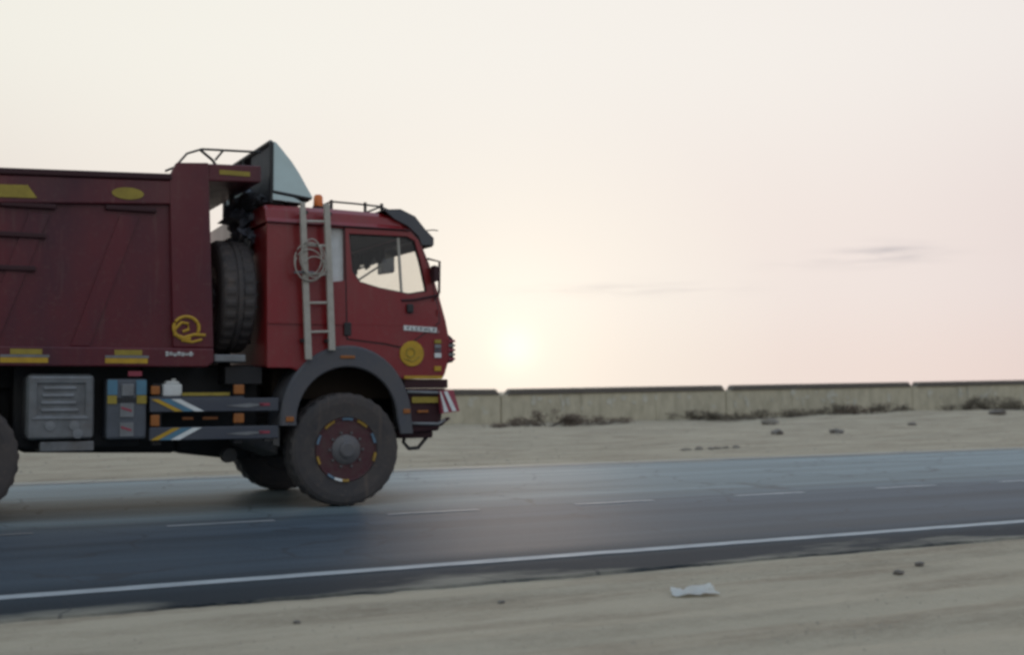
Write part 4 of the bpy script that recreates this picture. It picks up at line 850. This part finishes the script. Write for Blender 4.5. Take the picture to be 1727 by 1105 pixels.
def stone(name, x, y, rad, m, label, cat, seed, sink=.35, grp=None):
    o = MB().blob((0, 0, rad[2] * (1 - sink)), rad, 2, .3, seed).build(name, m, None, smooth=False)
    o.location = (x, y, gz(x, y)); o.rotation_euler.z = seed * .7; tag(o, label, cat, grp); return o
stone('rock', 19.3, 23.6, (.24, .14, .07), 'stone_dark', 'flat dark rock lying mid-slope, left of its twin', 'rock', 1)
stone('rock', 21.9, 24.4, (.28, .15, .08), 'stone_dark', 'wide dark humped rock on the sand, right of its twin', 'rock', 2)
stone('rock', 24.4, 30.2, (.3, .2, .10), 'stone', 'greyish rock on the sand below the scrub, left of centre right', 'rock', 3)
stone('rock', 36.0, 31.6, (.34, .2, .10), 'stone_dark', 'dark rock on the sand below the right coping gap', 'rock', 4)
stone('rock', 28.2, 28.0, (.16, .12, .07), 'stone_dark', 'small dark rock between the slope rocks and the scrub', 'rock', 5)
ORD = ('first', 'second', 'third', 'fourth', 'fifth', 'sixth', 'seventh', 'eighth', 'ninth')
for i in range(9):
    rs = random.Random(300 + i)
    stone('rock_fragment', 13.1 + i * .17 + rs.uniform(-.05, .05), 18.75 + rs.uniform(-.12, .12), (rs.uniform(.05, .12), .06, rs.uniform(.015, .03)), 'stone', ORD[i] + ' dark lump from the left in the rubble row by the far road edge', 'rubble', 20 + i, grp='rubble row by the far road edge')
for i, (x, y, s_, lb) in enumerate(((5.48, 5.58, .026, 'small dark stone on the near sand at the right'), (5.82, 5.74, .028, 'dark stone beside the asphalt edge at the right'), (1.82, 5.93, .018, 'small stone on the near sand at the left'), (2.94, 5.90, .018, 'dark stone on the near sand below the truck wheel'))):
    stone('stone', x, y, (s_ * 1.3, s_, s_ * .6), 'stone' if 'pale' in lb else 'stone_dark', lb, 'stone', 40 + i, .3)
# crumpled paper
pp = MB(); nx_, ny_ = 15, 9; gv = []
for j in range(ny_):
    for i in range(nx_):
        u, v = i / (nx_ - 1) - .5, j / (ny_ - 1) - .5
        zf = .018 * abs(math.sin(u * 7 + v * 2 + .6)) + .020 * noise.noise(Vector((u * 5, v * 5, 2))) + .03 * max(0, u + v - .25) + .008 * max(0, v) * 2
        gv.append(pp.b.verts.new((u * .25 * (1 - .18 * v) + .012 * noise.noise(Vector((u * 6, v * 6, 9))), v * .14 + .02 * u, .012 + max(0, zf))))
for j in range(ny_ - 1):
    for i in range(nx_ - 1): pp.b.faces.new((gv[j * nx_ + i], gv[j * nx_ + i + 1], gv[(j + 1) * nx_ + i + 1], gv[(j + 1) * nx_ + i]))
bmesh.ops.solidify(pp.b, geom=pp.b.faces[:], thickness=.002)
po = pp.build('paper_scrap', 'paper'); po.location = (3.95, 5.56, gz(3.95, 5.56) - .006); po.rotation_euler.z = R(-20); tag(po, 'crumpled white paper scrap on the near sand', 'litter')
# loose pebbles
V, Fc = [], []
rs = random.Random(99)
def pebble(x, y, s_):
    z = gz(x, y); k = len(V); a0 = rs.uniform(0, 6.28)
    ring = [(x + s_ * rs.uniform(.7, 1.2) * math.cos(a0 + a), y + s_ * rs.uniform(.7, 1.2) * math.sin(a0 + a), z - .002) for a in (0, 1.26, 2.51, 3.77, 5.03)]
    V.extend(ring); V.append((x + rs.uniform(-.3, .3) * s_, y + rs.uniform(-.3, .3) * s_, z + s_ * rs.uniform(.4, .8)))
    for i in range(5): Fc.append((k + i, k + (i + 1) % 5, k + 5))
    Fc.append((k + 4, k + 3, k + 2, k + 1, k))
for _ in range(170):
    cx_, cy_ = rs.uniform(-1, 12), rs.uniform(3, 6.5)
    for _ in range(rs.choice((4, 8, 12, 40))): pebble(cx_ + rs.gauss(0, .25), min(6.52, cy_ + rs.gauss(0, .09)), rs.choice((.003, .004, .004, .005, .007, .010)))
for _ in range(2200): pebble(rs.uniform(0, 45), 16.5 + 19 * rs.random() ** 1.3, rs.choice((.012, .016, .02, .03)))
me = bpy.data.meshes.new('pebbles'); me.from_pydata(V, [], Fc); me.materials.append(M['pebble'])
po = bpy.data.objects.new('pebbles', me); COL.objects.link(po); po['kind'] = 'stuff'; tag(po, 'small pebbles strewn over the sand beside the road', 'pebbles')
